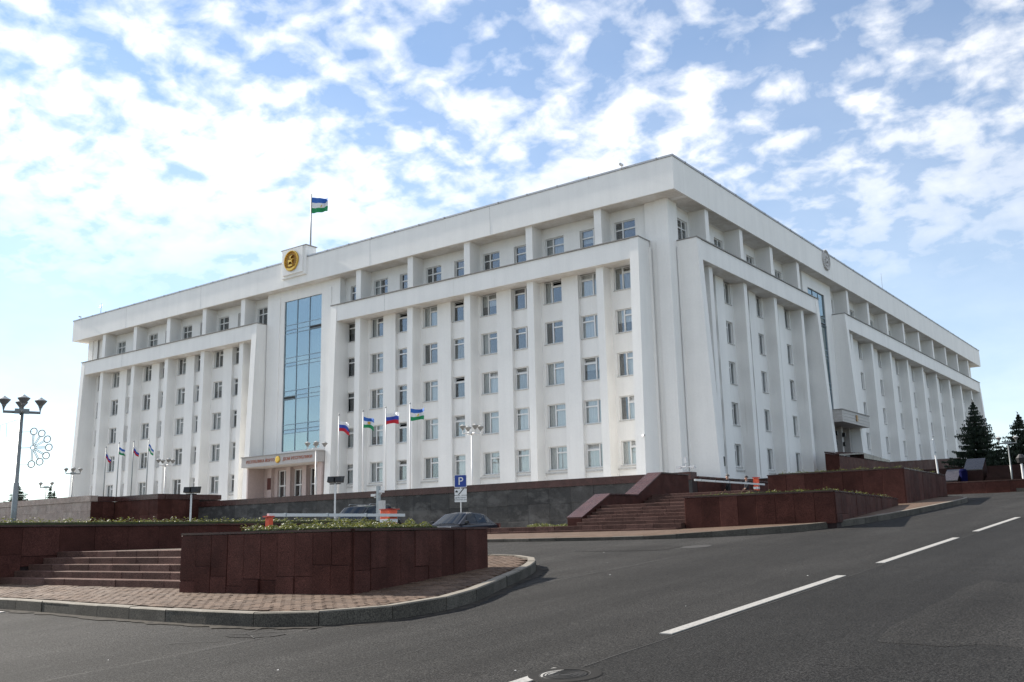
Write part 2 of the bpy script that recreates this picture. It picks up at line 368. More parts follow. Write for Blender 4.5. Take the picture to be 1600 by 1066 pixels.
blob_patch(-10.35, 8.25, .42, .22, 61, 'asphalt_mid', .006, .3); blob_patch(-16.5, 6.2, 1.5, .55, 62, 'asphalt_patch', .005, .05, True)
blob_patch(-12.6, 21.8, 1.3, .8, 63, 'asphalt_patch', .005, .1, True); blob_patch(-10.9, 22.2, .35, .5, 64, 'crack_fill', .0055); blob_patch(-2.2, 12.5, .9, 2.6, 65, 'asphalt_mid', .0145, 0, True)
strip('asphalt_crack', jitter((-14.5, 7.0), (-19.5, 6.2), 34, .06, 66), .010, 'crack_fill', .008)
strip('asphalt_crack', jitter((-13.2, 19.5), (-10.2, 23.4), 30, .06, 67), .012, 'crack_fill', .008)
strip('asphalt_crack', jitter((-7.2, 6.5), (-7.6, 12.5), 40, .05, 68), .010, 'crack_fill', .0125)
# painted dashes
for i, y0 in enumerate((-.5+2.1-8.1+8.1, 9.72, 17.84, 25.92, 34.0, 42.1, 50.2)):
    if i == 0: y0 = 1.65
    y1 = y0+6.0; mb = MB()
    x0, x1 = -5.28, -5.13
    mb.prism([(x0, y0), (x1, y0), (x1, y1), (x0, y1)], lambda x, y: road(x, y)+.002, lambda x, y: road(x, y)+.0185)
    struct(mb.build('road_marking', 'road_paint'))
mb = MB(); mb.prism([(-27, 8.38), (-17.85, 8.38), (-17.95, 8.74), (-27, 8.74)], lambda x, y: road(x, y)-.002, lambda x, y: road(x, y)+.0145); struct(mb.build('road_marking', 'road_paint'))
# manhole
mh = empty('manhole_cover', (-5.0, 7.42, road(0, 7.42)+.013)); mh.rotation_euler = (math.atan(SL), 0, 0)
tag(mh, 'round manhole cover with a concrete collar under the nearest white dash', 'manhole')
MB().lathe([(.22, .0), (.22, .006), (.33, .006), (.345, 0)], n=40).build('collar', 'patch_edge', mh)
mb = MB(); mb.lathe([(0, .003), (.20, .003), (.207, -.004), (.22, -.004)], n=40)
mb.build('lid', 'cast_iron', mh)
for rr_ in (.06, .11, .16, .19):
    MB().lathe([(rr_-.008, .003), (rr_-.008, .006), (rr_+.008, .006), (rr_+.008, .003)], n=36).build('lid_ring', 'cast_iron', mh)
MB().lathe([(.225, .0062), (.225, .0078), (.235, .0078), (.235, .0062)], n=40).build('joint_ring', 'crack_fill', mh)

# ------------------------------------------------------------------ kerbs and pavements
def resample(pts, step):
    out = [Vector(pts[0])]; acc = 0
    P = [Vector(p) for p in pts]; 
    # Catmull-Rom dense
    D = []
    for i in range(len(P)-1):
        p0, p1, p2, p3 = P[max(i-1, 0)], P[i], P[i+1], P[min(i+2, len(P)-1)]
        for k in range(20):
            t = k/20; D.append(.5*((2*p1)+(-p0+p2)*t+(2*p0-5*p1+4*p2-p3)*t*t+(-p0+3*p1-3*p2+p3)*t**3))
    D.append(P[-1])
    for a_, b_ in zip(D, D[1:]):
        l = (b_-a_).length
        while acc + l >= step:
            t = (step-acc)/l; a_ = a_ + (b_-a_)*t; out.append(a_.copy()); l = (b_-a_).length; acc = 0
        acc += l
    return out
def kerb(name, pts, hgt, step, wd=.16, gap=.012, mat='kerb_granite', fn=road, skip=()):
    par = struct(empty(name)); P = resample(pts, step); rg = random.Random(len(P)); inner = []
    for i in range(len(P)-1):
        a, b = P[i], P[i+1]; d = (b-a).normalized(); n = Vector((-d.y, d.x))     # left of travel = pavement side
        a2, b2 = a+d*gap/2, b-d*gap/2; dz = rg.uniform(-.006, .006); lx = rg.uniform(-.006, .006)
        ch = .018
        lo = lambda p: fn(p.x, p.y)-.15; hi = lambda p: fn(p.x, p.y)+hgt+dz
        a2 = a2+n*lx; b2 = b2+n*lx
        prof = lambda p: [(p, lo(p)), (p, hi(p)-ch), (p+n*ch, hi(p)), (p+n*wd, hi(p)), (p+n*wd, lo(p))]
        A, B = prof(a2), prof(b2); vs = [(q.x, q.y, z) for q, z in A] + [(q.x, q.y, z) for q, z in B]
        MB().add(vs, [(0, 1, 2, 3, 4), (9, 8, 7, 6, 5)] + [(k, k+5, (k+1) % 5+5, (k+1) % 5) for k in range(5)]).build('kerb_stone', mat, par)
    return P
KISL = [(-34, 9.15), (-26, 9.05), (-18.66, 8.97), (-14.05, 8.73), (-11.6, 8.70), (-10.77, 8.80), (-10.05, 9.10), (-9.5, 9.62), (-9.27, 10.2), (-9.3, 11.0), (-9.6, 12.0), (-10.27, 13.51), (-11.0, 15.2), (-11.75, 16.5), (-12.7, 17.5), (-14.3, 18.0), (-17, 18.1), (-24, 18.1)]
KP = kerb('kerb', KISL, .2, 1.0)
isl_in = [(p.x, p.y) for p in KP]
def gutter(P, wd, dz):
    mb = MB(); vs = []; rg = random.Random(len(P))
    for i, p in enumerate(P):
        d = (P[min(i+1, len(P)-1)]-P[max(i-1, 0)]).normalized(); n = Vector((d.y, -d.x)); q = p+n*wd*rg.uniform(.4, 1.15)
        vs += [(p.x, p.y, road(p.x, p.y)+dz), (q.x, q.y, road(q.x, q.y)+dz)]
    mb.add(vs, [(2*i, 2*i+1, 2*i+3, 2*i+2) for i in range(len(P)-1)]); return struct(mb.build('gutter_dirt', 'gutter_dust'))
gutter(resample(KISL, .22), .22, .0105)
# pavers inside the island
def inside(x, y, poly):
    c = False; n = len(poly)
    for i in range(n):
        x1, y1 = poly[i]; x2, y2 = poly[i-1]
        if (y1 > y) != (y2 > y) and x < (x2-x1)*(y-y1)/(y2-y1)+x1: c = not c
    return c
poly_isl = isl_in + [(-34, 18.1)]
# shrink: pavers must be .17 inside the kerb line
def dist_line(x, y):
    best = 9
    for (x1, y1), (x2, y2) in zip(isl_in, isl_in[1:]):
        dx, dy = x2-x1, y2-y1; t = max(0, min(1, ((x-x1)*dx+(y-y1)*dy)/(dx*dx+dy*dy))); best = min(best, math.hypot(x-x1-t*dx, y-y1-t*dy))
    return best
PA, PB, PC, PD = (-11.24, 10.81), (-15.21, 10.47), (-11.89, 15.03), (-15.9, 14.75)
pl_poly = [PA, PC, PD, PB]
def pave_z(x, y): return road(x, y)+.195
mb = MB(); mb.add([(x, y, pave_z(x, y)-.03) for x, y in poly_isl], [tuple(range(len(poly_isl)))]); pav = struct(mb.build('pavement', 'joint_sand'))
cells = []
ang = R(4.5); ca, sa = math.cos(ang), math.sin(ang)
for j in range(-40, 110):
    for i in range(-60, 60):
        u = i*.205 + (.1025 if j % 2 else 0); v = j*.105
        x = -14 + u*ca - v*sa; y = 10 + u*sa + v*ca
        if y < 8 or y > 18.2 or x < -25 or x > -9: continue
        if not inside(x, y, poly_isl) or dist_line(x, y) < .24: continue
        if inside(x, y, pl_poly) or (x < -15.1 and y > 10.95): continue
        cells.append((x, y))
cells.sort(key=lambda p: p[0]**2+p[1]**2)
rg = random.Random(5)
def paver_geo(mb, x, y, z):
    a, b = .0985, .0485; t = .012; hz = rg.uniform(-.004, .004); tx, ty = rg.uniform(-.006, .006), rg.uniform(-.006, .006)
    def P(u, v, zz_): return (x+u*ca-v*sa, y+u*sa+v*ca, z+zz_+hz+u*tx/.1*.5+v*ty/.1*.5+SL*(u*sa+v*ca))
    mb.add([P(-a, -b, -.03), P(a, -b, -.03), P(a, b, -.03), P(-a, b, -.03), P(-a, -b, -.006), P(a, -b, -.006), P(a, b, -.006), P(-a, b, -.006), P(-a+t, -b+t*.7, 0), P(a-t, -b+t*.7, 0), P(a-t, b-t*.7, 0), P(-a+t, b-t*.7, 0)],
           [(0, 1, 5, 4), (1, 2, 6, 5), (2, 3, 7, 6), (3, 0, 4, 7), (4, 5, 9, 8), (5, 6, 10, 9), (6, 7, 11, 10), (7, 4, 8, 11), (8, 9, 10, 11)])
for x, y in cells[:300]:
    mb = MB(); paver_geo(mb, 0, 0, 0); mb.build('paver', 'paver_red', pav, (x, y, pave_z(x, y)))
mb = MB()
for x, y in cells[300:]: paver_geo(mb, x, y, pave_z(x, y))
o = mb.build('paver_field', 'paver_red', pav); o['kind'] = 'stuff'
# far side of the lane and the main road pavement
KFAR = [(-34, 25.0), (-26, 25.0), (-19.4, 24.95), (-16.2, 24.95), (-13.4, 25.2), (-11.6, 25.9), (-10.3, 27.2), (-9.5, 29.2), (-9.12, 32), (-9.05, 37), (-9.1, 42), (-9.3, 45.5), (-9.8, 47.2), (-11, 48.6), (-13, 49.6), (-17, 50.0)]
def far_z(x, y):
    t = max(0, min(1, (x+17)/5.5)); return road(x, y)*1.0
def kf(x, y): return road(x, y)-(.09 if x < -14 else .09*max(0, (-x-11)/3) if x < -11 else 0)
KQ = kerb('kerb', KFAR, .2, 1.0, fn=kf)
kq = [(p.x, p.y) for p in KQ]
mb = MB(); pf = kq + [(-17, 50), (-17, 36), (-14.2, 36), (-14.2, 28.6), (-34, 28.6)]
vs = [(x, y, kf(x, y)+.19) for x, y in pf]; mb.add(vs, [tuple(range(len(vs)))]); pav2 = struct(mb.build('pavement', 'paver_red'))

# ------------------------------------------------------------------ clad walls and planters
def clad_face(par, p0, p1, z0, z1, mats, colw=.42, seed=1, rows=None, thick=.03, name='granite_tile', gap=.004, base=None, ledge=False):
    """irregular upright slabs on a face that runs p0 -> p1 (outside to the right of travel)"""
    rg = random.Random(seed); p0, p1 = Vector(p0), Vector(p1); L = (p1-p0).length; d = (p1-p0)/L; n = Vector((d.y, -d.x))
    nc = max(1, round(L/colw)); cw = L/nc
    for i in range(nc):
        u0, u1 = i*cw+gap/2, (i+1)*cw-gap/2
        zb0 = base((p0+d*(i+.5)*cw).x, (p0+d*(i+.5)*cw).y)-.04 if base else z0
        cuts = [zb0] + sorted(z0+(z1-z0)*c+rg.uniform(-.04, .04) for c in (rows(i, rg) if callable(rows) else (rows or []))) + [z1]
        cuts = [c for k, c in enumerate(cuts) if k == 0 or c > zb0+.05]
        for a, b in zip(cuts, cuts[1:]):
            t = thick + rg.uniform(-.008, .010) + (rg.choice([0, .02, .03, .03]) if a == cuts[0] and len(cuts) > 2 and ledge else 0); A, B = p0+d*u0, p0+d*u1; e = .006
            if b-a < .03: continue
            vs = []
            for off, in_ in ((-.02, 0), (t-e, 0), (t, e)):
                for (q, s_, zv, sz) in ((A, 1, a+gap/2, 1), (B, -1, a+gap/2, 1), (B, -1, b-gap/2, -1), (A, 1, b-gap/2, -1)):
                    w_ = q + d*s_*in_ + n*off; vs.append((w_.x, w_.y, zv+sz*in_))
            fs = [(8, 9, 10, 11)] + [(k, (k+1) % 4, 4+(k+1) % 4, 4+k) for k in range(4)] + [(4+k, 4+(k+1) % 4, 8+(k+1) % 4, 8+k) for k in range(4)]
            MB().add(vs, fs).build(name, mats if isinstance(mats, str) else rg.choice(mats), par)
def cap_run(par, p0, p1, z, wd_in, over, th, mat, step=1.2, name='coping_slab', gap=.006):
    p0, p1 = Vector(p0), Vector(p1); L = (p1-p0).length; d = (p1-p0)/L; n = Vector((d.y, -d.x)); k = max(1, round(L/step))
    for i in range(k):
        A, B = p0+d*(L*i/k+gap/2), p0+d*(L*(i+1)/k-gap/2)
        q = [A+n*over, B+n*over, B-n*wd_in, A-n*wd_in]
        MB().prism([(v.x, v.y) for v in q], z, z+th).build(name, mat, par)
def core(par, poly, z0, z1, mat='joint_dark', name='core'):
    return MB().prism(poly, z0, z1).build(name, mat, par)

# main planter in the foreground
pl = tag(empty('granite_planter', (0, 0, 0)), 'dark red granite planter block with clipped hedge beside the paved corner', 'planter')
core(pl, [PB, PA, PC, PD], .4, 1.765)
rowf = lambda i, rg: [rg.choice([.22, .25, .28, .31])] + ([rg.choice([.55, .62, .7])] if rg.random() < .35 else []) if rg.random() < .85 else [.5]
clad_face(pl, PB, PA, .7, 1.76, 'granite_red', .39, 3, rowf, .045, base=lambda x, y: pave_z(x, y), ledge=True)
clad_face(pl, PA, PC, .7, 1.76, 'granite_red', .42, 4, lambda i, rg: [.45] if rg.random() < .3 else [], .04, base=lambda x, y: pave_z(x, y))
clad_face(pl, PD, PB, .7, 1.76, 'granite_red', .42, 5, lambda i, rg: [.45], .04, base=lambda x, y: pave_z(x, y))
for a_, b_ in ((PB, PA), (PA, PC), (PC, PD), (PD, PB)): cap_run(pl, a_, b_, 1.77, .14, .055, .035, 'granite_cap', 1.1)

def leaves(poly, z0, z1, n, size, seed, name, par=None, mat='hedge_leaf', bump=.3, edge=.0):
    rg = random.Random(seed); xs_ = [p[0] for p in poly]; ys_ = [p[1] for p in poly]; mb = MB(); k = 0
    while k < n:
        x, y = rg.uniform(min(xs_), max(xs_)), rg.uniform(min(ys_), max(ys_))
        if not inside(x, y, poly): continue
        hgt = (z1-z0)*(1-bump/2+bump*.5*(math.sin(x*7.3+y*2.1)+math.sin(x*3.1-y*5.7+1)+math.sin(x*17+y*13))/1.6)
        t = rg.random()**.6; z = z0+hgt*t
        s_ = size*rg.uniform(.5, 1.3); a_ = rg.uniform(0, 6.28); tl = rg.uniform(-.9, .9)
        u = Vector((math.cos(a_), math.sin(a_), tl*.5)).normalized()*s_; v = Vector((-math.sin(a_)*math.cos(tl), math.cos(a_)*math.cos(tl), math.sin(tl)+.4)).normalized()*s_*.5
        p = Vector((x, y, z)); mb.add([p-u*.5, p+v*.5, p+u*.5, p-v*.5], [(0, 1, 2, 3)]); k += 1
    return mb.build(name, mat, par)
def inset(poly, d):
    cx = sum(p[0] for p in poly)/len(poly); cy = sum(p[1] for p in poly)/len(poly); o_ = []
    for x, y in poly:
        l = math.hypot(x-cx, y-cy); o_.append((x+(cx-x)*d/l, y+(cy-y)*d/l))
    return o_
def hedge(poly, z0, z1, n, size, seed, label):
    par = tag(empty('hedge', (0, 0, 0)), label, 'hedge')
    MB().prism(inset(poly, .05), z0-.05, z0+(z1-z0)*.42).build('soil_bed', 'soil_grass', par)
    o = leaves(poly, z0, z1, n, size, seed, 'foliage', par, bump=.75); o['kind'] = 'stuff'
    return par
hedge([(-14.1, 10.82), (-11.6, 11.05), (-11.85, 13.6), (-14.6, 13.6)], 1.76, 1.935, 14000, .055, 2, 'yellow-green clipped hedge on the foreground granite planter')

# left planter wall behind the steps
lw = tag(empty('granite_planter', (0, 0, 0)), 'long dark granite planter wall with hedge beside the left steps', 'planter')
LW = [(-22.9, 8.9+1.6), (-22.9, 24.0), (-40, 24.0), (-40, 10.5)]
core(lw, LW, .2, 2.08)
clad_face(lw, LW[0], LW[1], .7, 2.07, 'granite_red', .9, 6, lambda i, rg: [.52], .03, base=lambda x, y: pave_z(x, y) if y < 11 else 1.2)
clad_face(lw, LW[3], LW[0], .7, 2.07, 'granite_red', .9, 7, lambda i, rg: [.5], .03, base=lambda x, y: pave_z(x, y))
cap_run(lw, LW[0], LW[1], 2.08, .2, .06, .04, 'granite_cap', 1.3); cap_run(lw, LW[3], LW[0], 2.08, .2, .06, .04, 'granite_cap', 1.3)
hedge([(-23.15, 10.8), (-23.15, 23.7), (-25.6, 23.7), (-25.6, 10.8)], 2.10, 2.30, 11000, .06, 8, 'low hedge along the dark planter wall at the left edge')
# left steps
st_ = tag(empty('granite_steps', (0, 0, 0)), 'five broad granite steps beside the foreground planter', 'steps')
zt = [.94, 1.075, 1.21, 1.345, 1.48]
for i, z in enumerate(zt):
    y0 = 10.93+.33*i; rg = random.Random(20+i); x = -22.86
    while x < -15.28:
        x2 = min(x+rg.uniform(.75, 1.05), -15.25)
        if -15.25-x2 < .3: x2 = -15.25
        o = MB().box(x+.003, x2-.003, y0+rg.uniform(-.006, .006), y0+.40, z-.16, z).build('step_block', 'granite_step', st_); bevel(o, .008, 1); x = x2
MB().box(-22.86, -15.25, 10.95, 12.5, .4, .80).build('base', 'joint_dark', st_)
mb = MB(); mb.prism([(-22.88, 12.6), (-15.3, 12.6), (-15.95, 14.8), (-14.5, 17.85), (-22.88, 17.85)], .6, 1.478); struct(mb.build('landing', 'paver_red'))

# long retaining wall of the terrace
rw = tag(empty('retaining_wall', (0, 0, 0)), 'long dark grey slab retaining wall with brown coping below the white building', 'wall')
WX0, WX1, WY = -65.0, -22.6, 46.0
MB().box(WX0, WX1, WY+.03, WY+.6, 1.0, 4.18).build('core', 'joint_dark', rw)
clad_face(rw, (WX0, WY), (WX1, WY), 1.3, 4.19, 'granite_grey', 1.5, 9, lambda i, rg: [.36, .68], .04)
cap_run(rw, (WX0, WY), (WX1, WY), 4.2, .6, .10, .41, 'granite_cap', 1.5)
zb = tag(empty('retaining_wall', (0, 0, 0)), 'stepped dark granite bastion at the left end of the retaining wall', 'wall')
Z2 = 5.2
MB().box(-70.8, -65.03, 42.45, 48, 1, 4.78).build('core', 'joint_dark', zb)
clad_face(zb, (-70.86, 42.42), (-65, 42.42), 1.3, 4.79, 'granite_red', 1.15, 12, lambda i, rg: [.36, .68], .03)
clad_face(zb, (-65, 42.42), (-65, 46.0), 1.3, 4.79, 'granite_red', 1.2, 13, lambda i, rg: [.36, .68], .03)
cap_run(zb, (-70.8, 42.42), (-64.94, 42.42), 4.8, .5, .1, .38, 'granite_cap', 1.4); cap_run(zb, (-65, 42.95), (-65, 48), 4.8, .5, .1, .38, 'granite_cap', 1.4)
zp = tag(empty('retaining_wall', (0, 0, 0)), 'granite wall face at the far left, painted pale for sky glare and wear', 'wall')
MB().box(-92, -70.9, 40.45, 48, 1, 4.78).build('core', 'joint_dark', zp)
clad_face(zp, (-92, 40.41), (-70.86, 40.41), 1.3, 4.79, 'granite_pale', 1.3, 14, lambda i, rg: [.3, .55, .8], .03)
clad_face(zp, (-70.86, 40.41), (-70.86, 42.35), 1.3, 4.79, 'granite_red', 1.0, 15, lambda i, rg: [.36, .68], .03)
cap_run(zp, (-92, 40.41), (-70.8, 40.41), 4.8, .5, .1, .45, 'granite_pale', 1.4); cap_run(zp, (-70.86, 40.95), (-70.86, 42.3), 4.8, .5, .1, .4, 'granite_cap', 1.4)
# terrace (plaza) behind the wall, right-hand side wall of the terrace
struct(MB().prism([(-130, 47), (-23.2, 46.6), (-23.2, 62), (-130, 62)], 1.2, 4.05).build('plaza', 'plaza_stone'))
struct(MB().prism([(-92, 43), (-70.9, 43), (-70.9, 47.1), (-92, 47.1)], 1.2, 4.3).build('plaza', 'plaza_stone'))
tw = tag(empty('retaining_wall', (0, 0, 0)), 'short dark granite wall below the building corner behind the barrier', 'wall')
MB().box(-23.2, -22.63, 46.65, 61.6, 1.5, 4.28).build('core', 'joint_dark', tw)
clad_face(tw, (-22.6, 46.62), (-22.6, 61.6), 1.8, 4.29, 'granite_red', 1.1, 16, lambda i, rg: [.5], .03)
cap_run(tw, (-22.6, 46.62), (-22.6, 61.6), 4.3, .5, .08, .1, 'granite_cap', 1.5)
# court terrace in front of the long wall + its low steps
struct(MB().prism([(-24, 28.6), (-19.3, 28.6), (-19.3, 37.5), (-22.6, 45.98), (-33.5, 45.98), (-33.5, 44.5)], .8, 1.86).build('terrace', 'plaza_stone'))
lp = tag(empty('granite_steps', (0, 0, 0)), 'two low red granite courses along the pavement in front of the retaining wall', 'steps')
for i, z in enumerate((1.72, 1.87)):
    rg = random.Random(40+i); x = -24.0
    while x < -19.35:
        x2 = min(x+rg.uniform(.8, 1.2), -19.3)
        if -19.3-x2 < .3: x2 = -19.3
        bevel(MB().box(x+.004, x2-.004, 27.9+.36*i, 28.62+.02*i, z-.3, z).build('step_block', 'granite_step', lp), .008, 1); x = x2
# right-hand staircase with parapet
sr = tag(empty('granite_staircase', (0, 0, 0)), 'red granite staircase in two flights beside a stepped parapet', 'staircase')
def flight(y0, z0, n, rise, go, seed, x0=-18.6, x1=-14.35):
    rg = random.Random(seed)
    for i in range(n):
        x = x0
        while x < x1-.01:
            x2 = min(x+rg.uniform(.8, 1.15), x1)
            if x1-x2 < .3: x2 = x1
            z = z0+rise*(i+1); bevel(MB().box(x+.003, x2-.003, y0+go*i, y0+go*(i+1)+.06, z-rise-.04, z).build('step_block', 'granite_step', sr), .008, 1); x = x2
flight(27.9, 1.57, 2, .15, .36, 50, -19.28)
flight(28.65, 1.87, 6, .12, .33, 51)
for k in range(4): MB().box(-18.6+k*1.0625+.003, -18.6+(k+1)*1.0625-.003, 30.63, 33.2, 2.4, 2.59).build('landing_slab', 'granite_step', sr)
flight(33.2, 2.59, 4, .115, .33, 52)
MB().box(-18.6, -14.35, 28.7, 35.4, 1.2, 1.85).build('base', 'joint_dark', sr)
pp = tag(empty('stair_parapet', (0, 0, 0)), 'stepped dark red granite stair parapet with two polished sloping caps', 'parapet')
prof = [(29.0, 1.4), (29.0, 2.13), (31.0, 2.99), (33.1, 2.99), (35.15, 3.93), (37.6, 3.93), (37.6, 1.4)]
vs = [(-19.22, y, z) for y, z in prof] + [(-18.64, y, z) for y, z in prof]; n_ = len(prof)
MB().add(vs, [tuple(range(n_)), tuple(range(2*n_-1, n_-1, -1))] + [(i, (i+1) % n_, n_+(i+1) % n_, n_+i) for i in range(n_)]).build('parapet_body', 'granite_red', pp)
for (ya, za), (yb, zb_) in zip(prof[1:5], prof[2:6]):
    q = MB(); q.hexa([(-19.26, ya+.004, za+.002), (-18.6, ya+.004, za+.002), (-18.6, yb-.004, zb_+.002), (-19.26, yb-.004, zb_+.002), (-19.26, ya+.004, za+.05), (-18.6, ya+.004, za+.05), (-18.6, yb-.004, zb_+.05), (-19.26, yb-.004, zb_+.05)])
    q.build('cap_slab', 'granite_cap', pp)
# upper terrace behind the staircase
struct(MB().prism([(-18.6, 34.4), (-14.35, 34.4), (-14.35, 41.9), (-18.6, 41.9)], 1.5, 3.04).build('landing', 'paver_red'))
# planters on the right
p1 = tag(empty('granite_planter', (0, 0, 0)), 'lower red granite planter between the staircase and the road', 'planter')
A1, B1, C1, D1 = (-14.3, 28.5), (-9.44, 28.5), (-10.9, 40.5), (-14.3, 36.6)
core(p1, [A1, B1, C1, D1], 1.0, 2.66)
clad_face(p1, A1, B1, 1.3, 2.655, 'granite_red', .62, 17, None, .03, base=lambda x, y: kf(x, y)+.19)
clad_face(p1, B1, C1, 1.3, 2.655, 'granite_red', .8, 18, lambda i, rg: [.55], .03, base=lambda x, y: kf(x, y)+.19)
clad_face(p1, D1, A1, 1.3, 2.655, 'granite_red', .8, 19, None, .03)
for a_, b_ in ((A1, B1), (B1, C1), (D1, A1)): cap_run(p1, a_, b_, 2.66, .2, .045, .04, 'granite_cap', 1.2)
hedge(inset([A1, B1, C1, D1], .35), 2.68, 2.82, 7000, .06, 21, 'low hedge on the lower granite planter by the road')
p2 = tag(empty('granite_planter', (0, 0, 0)), 'upper red granite planter behind the lower one on the right', 'planter')
A2, B2, C2, D2 = (-16.85, 42), (-10.95, 42), (-11.25, 50.6), (-16.85, 50.2)
core(p2, [A2, B2, C2, D2], 1.5, 3.95)
clad_face(p2, A2, B2, 1.9, 3.945, 'granite_red', .85, 22, None, .03)
clad_face(p2, B2, C2, 1.9, 3.945, 'granite_red', .9, 23, None, .03)
for a_, b_ in ((A2, B2), (B2, C2), (D2, A2)): cap_run(p2, a_, b_, 3.95, .2, .05, .045, 'granite_cap', 1.2)
hedge(inset([A2, B2, C2, D2], .5), 3.97, 4.16, 7000, .07, 24, 'low hedge on the upper granite planter below the side entrance')

# ------------------------------------------------------------------ the government building
bld = tag(empty('government_building', (-70.7, 62, 4)), 'long white seven-storey office building with deep fins and heavy cornice', 'building')
BO = Vector((-70.7, 62, 4))
def bpart(mb, name, mat, parent=None, smooth=False):
    p = parent or bld
    mb.v = [(x-BO.x, y-BO.y, z-BO.z) for x, y, z in mb.v]
    return mb.build(name, mat, p, smooth=smooth)
def PL(u, d, v): return (u, 60-d, v)
def PR(u, d, v): return (-29.54+d, u, v)
def fbox(P, u0, u1, d0, d1, v0, v1, mb=None, batter=0.0):
    mb = mb or MB(); e = batter
    return mb.hexa([P(u0, d0, v0), P(u1, d0, v0), P(u1, d1+e, v0), P(u0, d1+e, v0), P(u0, d0, v1), P(u1, d0, v1), P(u1, d1, v1), P(u0, d1, v1)])
def fwall(P, u0, u1, v0, v1, d, ops, rev, mb):
    us = sorted({u0, u1, *[o[0] for o in ops], *[o[1] for o in ops]}); vs = sorted({v0, v1, *[o[2] for o in ops], *[o[3] for o in ops]})
    us = [u for u in us if u0 <= u <= u1]; vs = [v for v in vs if v0 <= v <= v1]
    for a, b in zip(us, us[1:]):
        for c, e in zip(vs, vs[1:]):
            mu, mv = (a+b)/2, (c+e)/2
            if any(o[0] < mu < o[1] and o[2] < mv < o[3] for o in ops): continue
            mb.add([P(a, d, c), P(b, d, c), P(b, d, e), P(a, d, e)], [(0, 1, 2, 3)])
    for a, b, c, e in ops:
        for (q0, q1) in (((a, c), (b, c)), ((b, c), (b, e)), ((b, e), (a, e)), ((a, e), (a, c))):
            mb.add([P(q0[0], d, q0[1]), P(q1[0], d, q1[1]), P(q1[0], d-rev, q1[1]), P(q0[0], d-rev, q0[1])], [(0, 1, 2, 3)])
WW, WH = 1.85, 1.80
ROWS = [21.35-3.3*k for k in range(5)]       # window tops
AT_T, AT_B = 25.06, 23.10
# shared window meshes (x = along, y = inwards, z up, origin bottom centre of the opening)
def frame_mesh(wd, ht, split, tr, fw=.075):
    mb = MB(); x0, x1 = -wd/2, wd/2; y0, y1 = -.05, .05
    mb.box(x0, x0+fw, y0, y1, 0, ht); mb.box(x1-fw, x1, y0, y1, 0, ht); mb.box(x0+fw, x1-fw, y0, y1, 0, fw); mb.box(x0+fw, x1-fw, y0, y1, ht-fw, ht)
    xm = x0+wd*split; mb.box(xm-.055, xm+.055, y0-.004, y1, fw, ht-fw); zt_ = ht*(1-tr); mb.box(xm+.055, x1-fw, y0-.002, y1, zt_-.055, zt_+.055)
    if ht > 1.9: mb.box(x0+fw, xm-.055, y0-.002, y1, zt_-.045, zt_+.045)
    return mb.mesh('window_frame', 'pvc_white')
def q_mesh(x0, x1, z0, z1, y, mat, name):
    mb = MB(); mb.box(x0, x1, y-.006, y+.006, z0, z1); return mb.mesh(name, mat)
def wset(ht, split, tr):
    wd = WW; x0, x1 = -wd/2, wd/2; xm = x0+wd*split; zt_ = ht*(1-tr)
    d = dict(frame=frame_mesh(wd, ht, split, tr))
    d['panes'] = [q_mesh(x0+.07, xm-.05, .07, ht-.07, .01, 'window_glass', 'pane'), q_mesh(xm+.05, x1-.07, .07, zt_-.05, .01, 'window_glass', 'pane'), q_mesh(xm+.05, x1-.07, zt_+.05, ht-.07, .01, 'window_glass', 'pane')]
    mb = MB()
    for a_, b_, c_, e_ in ((x0+.07, xm-.05, .07, ht-.07), (xm+.05, x1-.07, .07, zt_-.05), (xm+.05, x1-.07, zt_+.05, ht-.07)): mb.box(a_, b_, .004, .016, c_, e_)
    d['glazing'] = mb.mesh('glazing', 'window_glass')
    cs = []
    def pleat(a_, b_, c_, e_, n=14):
        mb = MB(); vs = []
        for i in range(n+1):
            x = a_+(b_-a_)*i/n; y = .17+.025*math.sin(i*2.1); vs += [(x, y, c_), (x, y, e_)]
        mb.add(vs, [(2*i, 2*i+2, 2*i+3, 2*i+1) for i in range(n)]); return mb.mesh('curtain', 'curtain')
    cs.append([pleat(x0+.03, x1-.03, .02, ht-.02)]); cs.append([pleat(x0+.03, xm+.05, .02, ht-.02, 8)]); cs.append([pleat(xm-.1, x1-.03, .02, ht-.02, 9)]); cs.append([pleat(x0+.03, x1-.03, ht*.45, ht-.02)])
    d['curtains'] = cs
    mb = MB(); mb.box(x0-.06, x1+.06, -.27, -.055, -.07, -.005); d['sill'] = mb.mesh('sill', 'sill_paint')
    return d
WS = wset(WH, .38, .27); WA = wset(AT_T-AT_B, .38, .34)
def mirrored(S):        # the right-hand window of each bay is handed the other way
    def mir(me):
        c_ = me.copy(); c_.name = me.name; c_.transform(Matrix.Scale(-1, 4, (1, 0, 0))); c_.flip_normals(); return c_
    return dict(frame=mir(S['frame']), panes=[mir(x) for x in S['panes']], glazing=mir(S['glazing']), curtains=[[mir(x) for x in c_] for c_ in S['curtains']], sill=S['sill'])
WSM, WAM = mirrored(WS), mirrored(WA)
